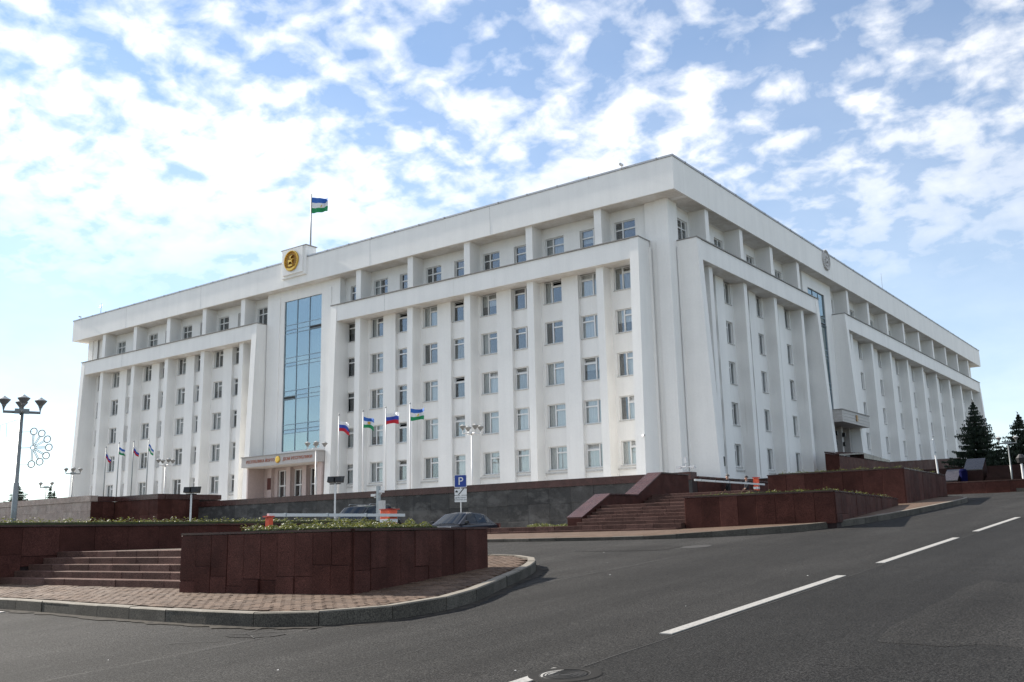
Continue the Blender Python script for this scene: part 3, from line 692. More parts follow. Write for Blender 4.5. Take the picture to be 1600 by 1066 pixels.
# opened vent: tilted transom
def vent_mesh():
    x0, x1 = -WW/2, WW/2; xm = x0+WW*.36; zt_ = WH*.73; mb = MB()
    for a_, b_ in (((xm+.06, 0, zt_+.06), (x1-.08, 0, zt_+.06)), ):
        pass
    th = R(28); H_ = WH-zt_-.14
    def q(x, t, off): return (x, -.055+off*math.cos(th)+t*math.sin(th)*1.0, zt_+.07+t*math.cos(th))
    for (xa, xb, ta, tb) in ((xm+.06, x1-.08, 0, .05), (xm+.06, x1-.08, H_-.05, H_), (xm+.06, xm+.11, .05, H_-.05), (x1-.13, x1-.08, .05, H_-.05)):
        mb.hexa([q(xa, ta, 0), q(xb, ta, 0), q(xb, ta, .03), q(xa, ta, .03), q(xa, tb, 0), q(xb, tb, 0), q(xb, tb, .03), q(xa, tb, .03)])
    return mb.mesh('tilted_vent', 'pvc_white')
VENT = vent_mesh(); VENTM = VENT.copy(); VENTM.transform(Matrix.Scale(-1, 4, (1, 0, 0))); VENTM.name = 'tilted_vent'
wrng = random.Random(11); npanes = [0]
def add_window(P, u, v, d, S, right, row, detail):
    o = obj('window', S['frame'], bld, Vector(P(u, d, v))-BO, R(90) if right else 0)
    vent = detail and S in (WS, WSM) and wrng.random() < .22
    if detail and npanes[0] < 290:
        for i, me in enumerate(S['panes']):
            if vent and i == 2: continue
            obj('pane', me, o); npanes[0] += 1
        if vent: obj('tilted_vent', VENT if S is WS else VENTM, o)
    else: obj('glazing', S['glazing'], o)
    obj('sill', S['sill'], o)
    p = [.75, .8, .95, .97, .97][row] if row < 5 else .25
    if wrng.random() < p:
        ch = wrng.choices([0, 1, 2, 3], [5+row*2 if row < 5 else 1, 3, 2, 1])[0]
        for me in S['curtains'][ch]: obj('curtain', me, o)
    return o
wl_mb = MB()
def wing(P, pyl0, pyl1, fins, right, bat_p, bat_f, z_base, detail, hasends=(True, True)):
    """pyl0 < pyl1 outer faces of the frame; fins: centre positions"""
    PW, FW = .74, .64
    cols = []
    cols.append(fins[0]-.33-.29-WW/2) if fins[0]-pyl0 > 2.9 else None
    for a_, b_ in zip(fins, fins[1:]):
        off = (b_-a_)/2-.62-WW/2
        cols += [(a_+b_)/2-off, (a_+b_)/2+off]
    cols.append(fins[-1]+.33+.29+WW/2)
    d_w, d_g, d_p = -1.3, -1.5, -1.04
    ops = [(c-WW/2, c+WW/2, t-WH, t) for c in cols for t in ROWS]
    fwall(P, pyl0-.2, pyl1+.2, z_base, 22.4, d_w, ops, .26, wl_mb)
    aops = [(c-WW/2, c+WW/2, AT_B, AT_T) for c in cols]
    fwall(P, pyl0-.2, pyl1+.2, 22.4, 26.0, -1.7, aops, .24, wl_mb)
    for a_, b_ in zip(fins, fins[1:]):      # shallow middle piers
        off = (b_-a_)/2-.62-WW; c = (a_+b_)/2
        bpart(fbox(P, c-off+.02, c+off-.02, -1.4, d_p, z_base, 21.36), 'pier', 'white_plaster')
        bpart(fbox(P, c-off+.02, c+off-.02, -1.75, -1.6, 22.94, AT_T+.02), 'attic_panel', 'white_plaster')
    for row, t in enumerate(ROWS):
        for k_, c in enumerate(cols): add_window(P, c, t-WH, d_g, WS if k_ % 2 else WSM, right, row, detail)
    for k_, c in enumerate(cols): add_window(P, c, AT_B, -1.88, WA if k_ % 2 else WAM, right, 5, detail)
    bpart(fbox(P, pyl0+PW, pyl1-PW, -1.32, -1.22, ROWS[4]-WH-.32, ROWS[4]-WH-.2), 'string_course', 'sill_paint')
    for f in fins:
        bpart(fbox(P, f-FW/2, f+FW/2, -1.35, -.25, z_base, 21.36, batter=bat_f), 'fin', 'white_plaster')
        bpart(fbox(P, f-FW/2, f+FW/2, -1.75, -.3, 22.9, 25.97), 'attic_fin', 'white_plaster')
    for u in (pyl0, pyl1-PW):
        bpart(fbox(P, u, u+PW, -1.4, .25, z_base, 22.86, batter=bat_p), 'pylon', 'white_plaster')
    bpart(fbox(P, pyl0+PW, pyl1-PW, -1.75, .22, 21.35, 22.85), 'balcony_band', 'white_plaster')
    bpart(fbox(P, pyl0-.05, pyl1+.05, -1.72, .33, 22.87, 22.94), 'band_coping', 'coping_metal')
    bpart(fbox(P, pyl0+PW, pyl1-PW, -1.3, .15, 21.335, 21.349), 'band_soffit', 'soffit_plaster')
XC = -70.7
finsR = [-36.28-6.5*k for k in range(4, -1, -1)]
finsL = [2*XC-f for f in reversed(finsR)]
wing(PL, -65.3, -32.55, finsR, False, .65, .1, 3.6, True)
wing(PL, 2*XC+32.55, 2*XC+65.3, finsL, False, .65, .1, 3.6, False)
finsA = [65.95+6.5*k for k in range(4)]
finsB = [99.8+7.15*k for k in range(9)]
wing(PR, 62.72, 88.7, finsA, True, .8, 0, 3.0, True)
wing(PR, 96.5, 161.2, finsB, True, .8, 0, 3.0, False)
# plain pieces of wall: corner piers, ends
def plain(P, u0, u1, v0, v1, d): fwall(P, u0, u1, v0, v1, d, [], 0, wl_mb)
plain(PL, -32.85, -30.9, 3, 26, -1.5); plain(PL, -110.5, -108.55, 3, 26, -1.5)
plain(PR, 61.5, 63.0, 3, 26, -1.36); plain(PR, 160.9, 164, 3, 26, -1.36)
bpart(fbox(PL, -31.9, -30.86, -1.6, -1.38, 3, 25.95), 'corner_pier', 'white_plaster')
bpart(fbox(PL, -110.5, -109.5, -1.6, -1.38, 3, 25.95), 'corner_pier', 'white_plaster')
mbw = MB(); mbw.box(-110.5, -110.3, 61.5, 164, 3, 26); mbw.box(-110.4, -31, 163.9, 164.1, 3, 26); bpart(mbw, 'rear_wall', 'white_plaster')
# central bays with curtain walls
cops = [(-73.35, -67.95, 9.85, 24.8)]
fwall(PL, -76.0, -65.4, 8.6, 26, -.95, cops, .5, wl_mb)
for x in (-76.0, -65.4): wl_mb.add([(x, 60.95, 4), (x, 62.2, 4), (x, 62.2, 26), (x, 60.95, 26)], [(0, 1, 2, 3)])
bpart(fbox(PL, -74.75, -74.0, -1.0, -.88, 9.4, 25.2), 'jamb_panel', 'white_plaster'); bpart(fbox(PL, -67.3, -66.55, -1.0, -.88, 9.4, 25.2), 'jamb_panel', 'white_plaster')
rops = [(89.9, 94.6, 12.4, 24.6)]
fwall(PR, 88.5, 96.7, 11.0, 26, -1.06, rops, .5, wl_mb)
for y in (88.5, 96.7): wl_mb.add([(-30.6, y, 4), (-31.6, y, 4), (-31.6, y, 26), (-30.6, y, 26)], [(0, 1, 2, 3)])
bpart(wl_mb, 'wall', 'white_plaster')
cwr = random.Random(31)
def curtain_wall(P, u0, u1, v0, v1, d, ncol, right):
    cw = (u1-u0)/ncol; z = v1; bounds = [v1]
    while z > v0+.4:
        for hh in (2.45, .5, .35):
            z -= hh
            if z > v0+.25: bounds.append(z)
    bounds.append(v0); mb = MB()
    for i in range(ncol+1): fbox(P, u0+i*cw-.035, u0+i*cw+.035, d-.08, d+.05, v0, v1, mb)
    for b_ in bounds: fbox(P, u0, u1, d-.08, d+.04, b_-.035, b_+.035, mb)
    cwo = bpart(mb, 'curtain_wall', 'alu_frame')
    k = 0
    for i in range(ncol):
        for t, b_ in zip(bounds, bounds[1:]):
            k += 1
            q = MB(); fbox(P, u0+i*cw+.03, u0+(i+1)*cw-.03, d-.012, d, b_+.03, t-.03, q); q.v = [(x-BO.x, y-BO.y, zq-BO.z) for x, y, zq in q.v]
            tz = cwr.uniform(-.012, .012); mz = (t+b_)/2-BO.z
            q.v = [((x+tz if right else x), (y if right else y+tz), zq) if zq > mz else (x, y, zq) for x, y, zq in q.v]
            pn = q.build('pane', 'curtain_wall_glass', cwo)
            if t-b_ > 1.0 and cwr.random() < .75:
                q = MB(); fbox(P, u0+i*cw+.06, u0+(i+1)*cw-.06, d-.32, d-.30, b_+.05, t-.05, q); q.v = [(x-BO.x, y-BO.y, zq-BO.z) for x, y, zq in q.v]; q.build('blind', 'curtain', cwo)
    for u, t, b_ in ((u0+2*cw, bounds[2], bounds[3]), (u0, bounds[8] if len(bounds) > 9 else bounds[2], bounds[9] if len(bounds) > 9 else bounds[3])):
        q = MB(); fbox(P, u+.06, u+cw-.06, d+.012, d+.16, b_+.02, b_+.05, q); q.v = [(x-BO.x, y-BO.y, zq-BO.z) for x, y, zq in q.v]; q.build('open_vent', 'alu_frame', cwo)
        q = MB(); fbox(P, u+.06, u+cw-.06, d+.002, d+.008, b_+.06, t-.02, q); q.v = [(x-BO.x, y-BO.y, zq-BO.z) for x, y, zq in q.v]; q.build('vent_gap', 'interior_dark', cwo)
curtain_wall(PL, -73.35, -67.95, 9.85, 24.8, -1.08, 3, False)
curtain_wall(PR, 89.9, 94.6, 12.4, 24.6, -1.2, 3, True)
# dark interior shell
mb = MB(); mb.box(-109.5, -32.6, 62.75, 62.8, 3, 26.2); mb.box(-32.35, -32.3, 63, 163, 3, 26.2); bpart(mb, 'interior', 'interior_dark')
# floor slabs behind the windows keep the storeys apart
mb = MB()
for t in ROWS+[AT_T]: mb.box(-110, -30.95-.4, 61.72, 62.74, t+.35, t+.6); mb.box(-32.28, -31.32, 62.8, 163, t+.35, t+.6)
bpart(mb, 'floor_slab', 'interior_dark')
# cornice
c = MB(); fbox(PL, -111.86, -29.54, -2.3, 0, 25.95, 28.45, c); bpart(c, 'cornice', 'white_plaster')
c = MB(); fbox(PR, 62.3, 165.0, -2.3, 0, 25.95, 28.45, c); bpart(c, 'cornice', 'white_plaster')
c = MB(); c.box(-111.86, -109.8, 62.3, 165, 25.95, 28.45); c.box(-109.8, -31.84, 162.7, 165, 25.95, 28.45); bpart(c, 'cornice', 'white_plaster')
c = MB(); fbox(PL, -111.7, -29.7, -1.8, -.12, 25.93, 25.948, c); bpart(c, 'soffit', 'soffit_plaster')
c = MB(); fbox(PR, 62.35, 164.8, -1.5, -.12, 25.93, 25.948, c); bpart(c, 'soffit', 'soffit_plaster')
c = MB(); fbox(PL, -111.92, -29.48, -.35, .06, 28.46, 28.60, c); bpart(c, 'roof_flashing', 'roof_flashing')
c = MB(); fbox(PR, 60.36, 165.06, -.35, .06, 28.46, 28.60, c); bpart(c, 'roof_flashing', 'roof_flashing')
bpart(MB().box(-109.7, -31.9, 62.4, 162.6, 27.9, 28.2), 'roof', 'roof_flashing')
for k in range(28): bpart(fbox(PL, -110.5+k*2.95, -110.42+k*2.95, -.37, .075, 28.45, 28.62), 'flashing_seam', 'coping_metal')
for k in range(34): bpart(fbox(PR, 62+k*3.05, 62.08+k*3.05, -.37, .075, 28.45, 28.62), 'flashing_seam', 'coping_metal')
for u in (-100.2, -86, -60.5, -46.5): bpart(fbox(PL, u-.02, u+.02, -.01, .006, 25.97, 28.44), 'expansion_joint', 'sill_paint')
for u in (-100.2, -58.4): bpart(fbox(PL, u-.02, u+.02, .2, .226, 21.37, 22.84), 'expansion_joint', 'sill_paint')
# emblem block over the main entrance
eb = bpart(fbox(PL, -72.55, -69.05, -1.1, .22, 26.75, 29.62), 'emblem_block', 'white_plaster')
q = fbox(PL, -72.25, -69.35, .222, .40, 27.0, 29.55); bpart(q, 'emblem_panel', 'white_plaster', eb)
q = fbox(PL, -72.65, -68.95, -1.18, .30, 29.625, 29.70); bpart(q, 'block_coping', 'coping_metal', eb)
def emblem(P, u, v, d, r, mg, mdk, parent, name):
    mb = MB(); N = 36
    disc = [(u+r*.9*math.cos(2*math.pi*k/N), v+r*.9*math.sin(2*math.pi*k/N)) for k in range(N)]
    mb.add([P(x, d, z) for x, z in disc]+[P(x, d+.06, z) for x, z in disc], [tuple(range(N, 2*N))]+[(k, (k+1) % N, N+(k+1) % N, N+k) for k in range(N)])
    e = bpart(mb, name, mdk, parent)
    mb = MB()
    for k in range(N):      # rim
        a0, a1 = 2*math.pi*k/N, 2*math.pi*(k+1)/N
        ring = [P(u+rr_*math.cos(a_), d+dd, v+rr_*math.sin(a_)) for a_ in (a0, a1) for rr_, dd in ((r*.86, .06), (r*.90, .17), (r*.97, .17), (r*1.0, .0))]
        mb.add(ring, [(0, 1, 5, 4), (1, 2, 6, 5), (2, 3, 7, 6)])
    bpart(mb, 'rim', mg, e)
    for k in range(22):     # ornament teeth inside the rim
        a_ = 2*math.pi*k/22
        if math.sin(a_) < -.75: continue
        q = MB(); c_ = (u+r*.76*math.cos(a_), v+r*.76*math.sin(a_)); s_ = r*.085
        q.add([P(c_[0]-s_, d+.06, c_[1]), P(c_[0], d+.06, c_[1]-s_), P(c_[0]+s_, d+.06, c_[1]), P(c_[0], d+.06, c_[1]+s_), P(c_[0], d+.17, c_[1])], [(0, 1, 4), (1, 2, 4), (2, 3, 4), (3, 0, 4)]); bpart(q, 'ornament', mg, e)
    def blob(poly, dd, nm):
        q = MB(); n = len(poly); p2 = [(u+r*x, v+r*z) for x, z in poly]
        cxx = sum(x for x, _ in p2)/n; czz = sum(z for _, z in p2)/n
        q.add([P(x, d+.05, z) for x, z in p2]+[P(cxx+(x-cxx)*.8, d+dd, czz+(z-czz)*.8) for x, z in p2], [tuple(range(n, 2*n))]+[(k, (k+1) % n, n+(k+1) % n, n+k) for k in range(n)]); bpart(q, nm, mg, e)
    # horse and rider on a plinth, ribbon below
    blob([(-.48, .02), (-.30, .12), (.05, .08), (.22, .20), (.34, .18), (.36, .08), (.24, .02), (.2, -.12), (.34, -.28), (.26, -.32), (.1, -.16), (-.2, -.14), (-.3, -.34), (-.4, -.32), (-.36, -.12)], .2, 'horse')
    blob([(-.08, .1), (-.12, .34), (-.02, .46), (.08, .42), (.32, .50), (.34, .44), (.08, .3), (.1, .1)], .24, 'rider')
    blob([(-.42, -.36), (.32, -.36), (.24, -.60), (-.3, -.60)], .18, 'plinth')
    blob([(-.62, -.62), (-.3, -.74), (0, -.78), (.3, -.74), (.62, -.62), (.7, -.82), (.36, -.98), (0, -1.03), (-.36, -.98), (-.7, -.82)], .2, 'ribbon')
    return e
emblem(PL, -70.85, 28.32, .402, 1.03, 'gold', 'gold_dark', eb, 'gold_emblem')
er = emblem(PR, 92.75, 27.72, .0, 1.05, 'relief_grey', 'relief_grey', bld, 'relief_emblem')
# main entrance porch
cp = bpart(fbox(PL, -76.05, -65.35, -.9, 1.6, 8.36, 9.30), 'canopy', 'canopy_stone')
q = fbox(PL, -76.12, -65.28, -.9, 1.68, 9.302, 9.38); bpart(q, 'canopy_coping', 'coping_metal', cp)
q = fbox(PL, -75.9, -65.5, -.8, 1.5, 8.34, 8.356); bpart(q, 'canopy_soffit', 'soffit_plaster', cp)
for k in range(9):
    pass
def face_text(s, size, u, v, d, right=False, parent=bld, mat='letter_red', ext=.015, sx=1.0):
    me = text_mesh(s, size, ext); me.materials.clear(); me.materials.append(MATS[mat])
    me.transform(Matrix.Scale(sx, 4, (1, 0, 0))); me.transform(Matrix.Rotation(R(90), 4, 'X'))
    if right: me.transform(Matrix.Rotation(R(90), 4, 'Z'))
    o = obj('lettering', me, parent, Vector((PR if right else PL)(u, d, v))-BO); return o
face_text('РЕСПУБЛИКА ЙОРТО', .40, -73.25, 8.84, 1.62, parent=cp, sx=.98); face_text('ДОМ РЕСПУБЛИКИ', .40, -68.0, 8.84, 1.62, parent=cp, sx=1.05)
q = MB(); N = 20; q.add([PL(-70.72+.33*math.cos(2*math.pi*k/N), 1.602, 8.86+.33*math.sin(2*math.pi*k/N)) for k in range(N)]+[PL(-70.72+.33*math.cos(2*math.pi*k/N), 1.66, 8.86+.33*math.sin(2*math.pi*k/N)) for k in range(N)]+[PL(-70.72+.22*math.cos(2*math.pi*k/N), 1.69, 8.86+.22*math.sin(2*math.pi*k/N)) for k in range(N)], [(k, (k+1) % N, N+(k+1) % N, N+k) for k in range(N)]+[(N+k, N+(k+1) % N, 2*N+(k+1) % N, 2*N+k) for k in range(N)]+[tuple(range(2*N, 3*N))]); bpart(q, 'canopy_badge', 'gold', cp)
DOORS = (-73.0, -70.75, -68.5)
mbp = MB(); fwall(PL, -75.9, -65.5, 4, 8.6, -.95, [(x-.78, x+.78, 4.3, 8.1) for x in DOORS], .3, mbp); bpart(mbp, 'porch_wall', 'porch_stone')
for x in (-74.6, -71.88, -69.62, -66.9): bpart(fbox(PL, x-.3, x+.3, -.95, -.62, 4, 8.34), 'porch_pier', 'porch_stone')
for x in (-75.95, -66.0): bpart(fbox(PL, x, x+.55 if x > -70 else x+.2, -.95, 1.0, 4, 8.34), 'porch_side', 'porch_stone')
for x in DOORS:
    mb = MB()
    for q_ in ((-.78, -.68, 4.3, 8.1), (.68, .78, 4.3, 8.1), (-.68, .68, 6.55, 6.67), (-.06, .06, 4.3, 6.55), (-.06, .06, 6.67, 8.0), (-.68, .68, 8.0, 8.1)): fbox(PL, x+q_[0], x+q_[1], -1.27, -1.15, q_[2], q_[3], mb)
    dr = bpart(mb, 'door', 'pvc_white')
    for q_ in ((-.68, -.06, 4.3, 6.55), (.06, .68, 4.3, 6.55), (-.68, -.06, 6.67, 8.0), (.06, .68, 6.67, 8.0)): q = fbox(PL, x+q_[0], x+q_[1], -1.24, -1.22, q_[2], q_[3]); bpart(q, 'pane', 'window_glass', dr)
    q = fbox(PL, x-.14, x-.08, -1.15, -1.07, 5.1, 5.6); bpart(q, 'handle', 'chrome', dr)
for x in (-74.6, -66.95): bpart(fbox(PL, x-.26, x+.26, -.618, -.58, 6.3, 7.4), 'plaque', 'plaque_dark')
bpart(fbox(PL, -75.8, -65.6, -1.5, 1.6, 3.6, 4.35), 'porch_step', 'granite_step')
# side entrance on the right facade
sc_ = bpart(fbox(PR, 88.75, 97.0, -1.0, 1.54, 11.10, 12.2), 'canopy', 'canopy_stone')
for k in range(3):
    q = MB(); fbox(PR, 88.72, 97.03, 1.3, 1.575, 11.33+k*.3, 11.36+k*.3, q); fbox(PR, 88.72, 88.76, -.9, 1.3, 11.33+k*.3, 11.36+k*.3, q); bpart(q, 'stone_course', 'sill_paint', sc_)
q = fbox(PR, 88.68, 97.07, -1.0, 1.62, 12.202, 12.28); bpart(q, 'canopy_coping', 'coping_metal', sc_)
q = MB(); fbox(PR, 92.7, 93.2, 1.56, 1.62, 11.4, 12.0, q); bpart(q, 'canopy_badge', 'gold_dark', sc_)
mbp = MB(); fwall(PR, 88.5, 96.7, 5, 11.05, -1.06, [(y-.6, y+.6, 7.6, 10.6) for y in (90.3, 92.6, 94.9)], .35, mbp); bpart(mbp, 'porch_wall', 'porch_stone')
for y in (89.1, 91.45, 93.75, 96.1): bpart(fbox(PR, y-.22, y+.22, -1.06, -.2, 6, 11.08), 'porch_pier', 'canopy_stone')
for y in (90.3, 92.6, 94.9):
    mb = MB(); fbox(PR, y-.6, y-.52, -1.4, -1.3, 7.6, 10.6, mb); fbox(PR, y+.52, y+.6, -1.4, -1.3, 7.6, 10.6, mb); fbox(PR, y-.52, y+.52, -1.4, -1.3, 9.5, 9.6, mb); dr = bpart(mb, 'door', 'pvc_white')
    q = fbox(PR, y-.52, y+.52, -1.37, -1.35, 7.6, 10.6); bpart(q, 'pane', 'car_glass', dr)
for y in (91.45, 93.75):
    bpart(fbox(PR, y-.12, y+.12, -.18, .1, 10.1, 10.5), 'wall_lamp', 'black_plastic')
    bpart(fbox(PR, y-.1, y+.1, -.18, .02, 9.2, 9.6), 'wall_lamp', 'black_plastic')
bpart(fbox(PR, 65.72, 66.18, -.248, -.2, 6.15, 6.85), 'wall_plaque', 'black_plastic')
# granite plinth along the right facade
mb = MB(); fbox(PR, 61.2, 88.6, -1.3, 1.25, 2.0, 4.95, mb); bpart(mb, 'plinth', 'granite_red')
mb = MB(); mb.hexa([PR(88.6, -1.3, 2), PR(163, -1.3, 2), PR(163, 1.2, 2), PR(88.6, 1.2, 2), PR(88.6, -1.3, 6.2), PR(163, -1.3, 10), PR(163, 1.2, 10), PR(88.6, 1.2, 6.2)]); bpart(mb, 'plinth', 'granite_red')
tr = tag(empty('entrance_terrace', (0, 0, 0)), 'dark granite parapet terrace below the side entrance', 'wall')
MB().hexa([(-28.2, 83.6, 2), (-26.97, 83.6, 2), (-26.97, 98.8, 2), (-28.2, 98.8, 2), (-28.2, 83.6, 7.9), (-26.97, 83.6, 7.6), (-26.97, 98.8, 7.7), (-28.2, 98.8, 7.7)]).build('parapet', 'granite_red', tr)
mb = MB(); vs = [(-27.1, 90.3), (-27.1, 98.8)]
MB().hexa([(-28.2, 83.5, 7.92), (-26.9, 83.5, 7.62), (-26.9, 90.5, 8.1), (-28.2, 90.5, 8.1), (-28.2, 83.5, 8.04), (-26.9, 83.5, 7.74), (-26.9, 90.5, 8.22), (-28.2, 90.5, 8.22)]).build('coping', 'granite_cap', tr)
MB().hexa([(-28.2, 90.5, 7.7), (-26.9, 90.5, 7.7), (-26.9, 98.8, 7.7), (-28.2, 98.8, 7.7), (-28.2, 90.5, 8.22), (-26.9, 90.5, 8.22), (-26.9, 98.8, 7.9), (-28.2, 98.8, 7.9)]).build('coping', 'granite_cap', tr)
MB().hexa([(-28, 98.8, 2), (-26.97, 98.8, 2), (-26.97, 131, 2), (-28, 131, 2), (-28, 98.8, 7.75), (-26.97, 98.8, 7.75), (-26.97, 131, 9.7), (-28, 131, 9.7)]).build('parapet', 'granite_red', tr)

# ------------------------------------------------------------------ roof things
def flagpole(name, loc, z1, r, colours, label, group, wind, fl=(1.5, 1.0), poleM='pole_white', emblem_dot=False, seed=0, droop=.0):
    par = tag(empty(name, loc), label, 'flagpole', group); hgt = z1-loc[2]
    MB().tube([(0, 0, 0), (0, 0, hgt*.5), (0, 0, hgt)], [r*1.3, r*1.1, r*.8], 8).build('pole', poleM, par, smooth=True)
    MB().lathe([(0, .16), (.05, .10), (.06, .05), (.03, 0), (0, 0)], (0, 0, hgt), 8).build('finial', 'lamp_grey', par)
    MB().lathe([(r*4, 0), (r*4, .06), (r*2, .12), (r*1.2, .3)], n=12).build('base', poleM, par)
    L, H = fl; nx, nz = 16, 9; rg = random.Random(seed); ph = rg.uniform(0, 6); mb = MB(); vs = []
    d = Vector((math.cos(wind), math.sin(wind), 0)); n = Vector((-d.y, d.x, 0))
    for j in range(nz+1):
        for i in range(nx+1):
            s_, t = i/nx, j/nz
            amp = .16*L*s_; wv = math.sin(s_*8+ph+t*1.2)*amp + math.sin(s_*15+ph*2+t*3)*amp*.35
            ln = s_*L*(.86 - droop*.5*t*0)
            vs.append(d*ln*(1-droop*.45) + n*wv + Vector((0, 0, hgt-.35 - t*H - droop*L*.75*s_**1.3 + .04*L*math.sin(s_*6+ph+2*t))))
    for j in range(nz):
        for i in range(nx): mb.add([], []); 
    mb.v = [tuple(v) for v in vs]; mb.f = []; mb.mi = []
    for j in range(nz):
        for i in range(nx):
            mb.f.append((j*(nx+1)+i, j*(nx+1)+i+1, (j+1)*(nx+1)+i+1, (j+1)*(nx+1)+i)); mb.mi.append(j//3)
    fo = mb.build('flag', colours, par, smooth=True)
    if emblem_dot:
        q = MB(); cxx = d*L*.45*(1-droop*.45)
        i0 = int(nx*.38); i1 = int(nx*.66); 
        for off in (-.012, .012):
            pts = [Vector(vs[j*(nx+1)+i])+n*off for j in (3, 6) for i in (i0, i1)]; mid = sum(pts, Vector())/4
            ring = []
            for k in range(12):
                a_ = 2*math.pi*k/12; ring.append(mid + (pts[1]-pts[0])*.42*math.cos(a_) + (pts[0]-pts[2])*.40*math.sin(a_) + n*off*2.5)
            q.add(ring, [tuple(range(12))])
        q.build('flag_emblem', 'gold', fo)
    return par
RUS = ['flag_white', 'flag_blue', 'flag_red']; BSH = ['flag_sky', 'flag_white', 'flag_green']
WIND = R(20)
flagpole('flagpole', (-71.15, 62.2, 28.2), 35.9, .07, BSH, 'dark flagpole with blue white green flag on the roof above the gold emblem', None, R(25), (2.2, 1.55), 'lamp_cap', True, 3, .03)
gF = 'flagpoles on the terrace right of the entrance'; gG = 'flagpoles on the terrace left of the entrance'
for k, (x, z, cols, wd, dr, lab) in enumerate([(-53.6, 10.7, RUS, R(22), .38, 'flagpole with white blue red flag, leftmost of the four right of the entrance'), (-51.0, 10.75, BSH, R(22), .30, 'flagpole with blue white green flag, second from the main entrance canopy'), (-48.68, 10.8, RUS, R(24), .02, 'flagpole with white blue red flag, third from the main entrance canopy'), (-46.28, 10.85, BSH, R(24), .0, 'flagpole with blue white green flag, nearest the parking sign')]):
    flagpole('flagpole', (x, 50, 4.0), z, .045, cols, lab, gF, wd, (1.25, .80), 'pole_white', k % 2 == 1, 10+k, dr)
for k, (x, z, cols, dr, lab) in enumerate([(-85.6, 10.5, RUS, .75, 'distant flagpole with drooping white blue red flag, leftmost on the terrace'), (-83.4, 10.75, BSH, .3, 'distant flagpole with blue white green flag, second from the left end'), (-81.0, 10.7, RUS, .6, 'distant flagpole with white blue red flag, third from the left end'), (-78.6, 10.75, BSH, .75, 'distant flagpole with drooping blue white green flag, nearest the canopy on its left')]):
    flagpole('flagpole', (x, 50, 4.0), z, .045, cols, lab, gG, R(35), (.85, .62), 'lamp_grey', False, 20+k, min(.9, dr+.12))
def antenna(loc, hgt, label, arms=0):
    par = tag(empty('roof_antenna', loc), label, 'antenna'); MB().tube([(0, 0, 0), (0, 0, hgt)], [.05, .02], 6).build('mast', 'galvanised', par)
    MB().box(-.15, .15, -.15, .15, 0, .12).build('foot', 'galvanised', par)
    for k in range(arms): MB().tube([(-.35, 0, hgt*(.7+.12*k)), (.35, 0, hgt*(.7+.12*k))], .02, 5).build('element', 'galvanised', par)
antenna((-33.6, 128, 28.2), 6.2, 'thin white mast on the far part of the right-hand roof')
antenna((-107.5, 61.0, 28.6), 1.7, 'small dipole antenna on the left end of the roof', 2)
def cctv(loc, rz, label, scale=1.0, arm=True):
    par = tag(empty('security_camera', loc, rz), label, 'camera')
    MB().tube([(0, 0, 0), (0, -.25*scale, .02), (0, -.25*scale, .12*scale)], .025*scale, 6).build('bracket', 'pole_white', par)
    MB().box(-.07*scale, .07*scale, -.5*scale, -.08*scale, .12*scale, .28*scale).build('housing', 'pole_white', par); MB().lathe([(.05*scale, 0), (.05*scale, .04)], (0, 0, 0), 8).build('lens_hood', 'black_plastic', par, (0, -.5*scale, .18*scale))
cctv((-110.2, 60.1, 28.62), R(20), 'small camera on the left roof edge of the building', .9)
cctv((-33.6, 59.92, 28.5), 0, 'small camera on the roof edge near the front corner', 1.0)
cctv((-32.9, 59.4, 8.0), R(60), 'white camera bracketed to the front pylon', .9)
MB_ = MB

# ------------------------------------------------------------------ lamp posts
def lamp(loc, top, label, group, rz=0, heads=4, s=1.0, mat='lamp_grey', rad=.09):
    par = tag(empty('lamp_post', loc, rz), label, 'lamp post', group); H = top-loc[2]
    MB().tube([(0, 0, 0), (0, 0, H*.45), (0, 0, H*.452), (0, 0, H-.75*s)], [rad*1.25, rad*1.25, rad, rad*.85], 10).build('pole', mat, par, smooth=True)
    MB().lathe([(rad*2.6, 0), (rad*2.6, .05), (rad*1.5, .12)], n=12).build('base', mat, par)
    z = H-.75*s
    MB().box(-.28*s, .28*s, -.09*s, .09*s, z, z+.2*s).build('junction_box', mat, par)
    angs = [0, math.pi] if heads == 2 else [0, math.pi/2, math.pi, 3*math.pi/2]
    for a_ in angs:
        ex, ey = math.cos(a_)*.70*s, math.sin(a_)*.70*s
        MB().tube([(math.cos(a_)*.1*s, math.sin(a_)*.1*s, z+.06*s), (ex, ey, z+.06*s), (ex, ey, z+.3*s)], .062*s, 8).build('arm', mat, par)
        hd = MB().lathe([(0, z+.28*s), (.08*s, z+.29*s), (.09*s, z+.35*s), (.25*s, z+.56*s), (.25*s, z+.58*s)], (ex, ey, 0), 14).build('lamp_head', 'lamp_cap', par, smooth=False)
        MB().lathe([(.255*s, z+.58*s), (.12*s, z+.66*s), (0, z+.74*s)], (ex, ey, 0), 14).build('lamp_cover', 'lamp_glass', hd)
    return par
vdir = math.atan2(RR.y, RR.x)
L0 = lamp((-41.0, 20.0, 1.2), 7.9, 'tall grey four-armed lamp post with snowflake light frame at the left edge', None, R(67), 4, 1.0)
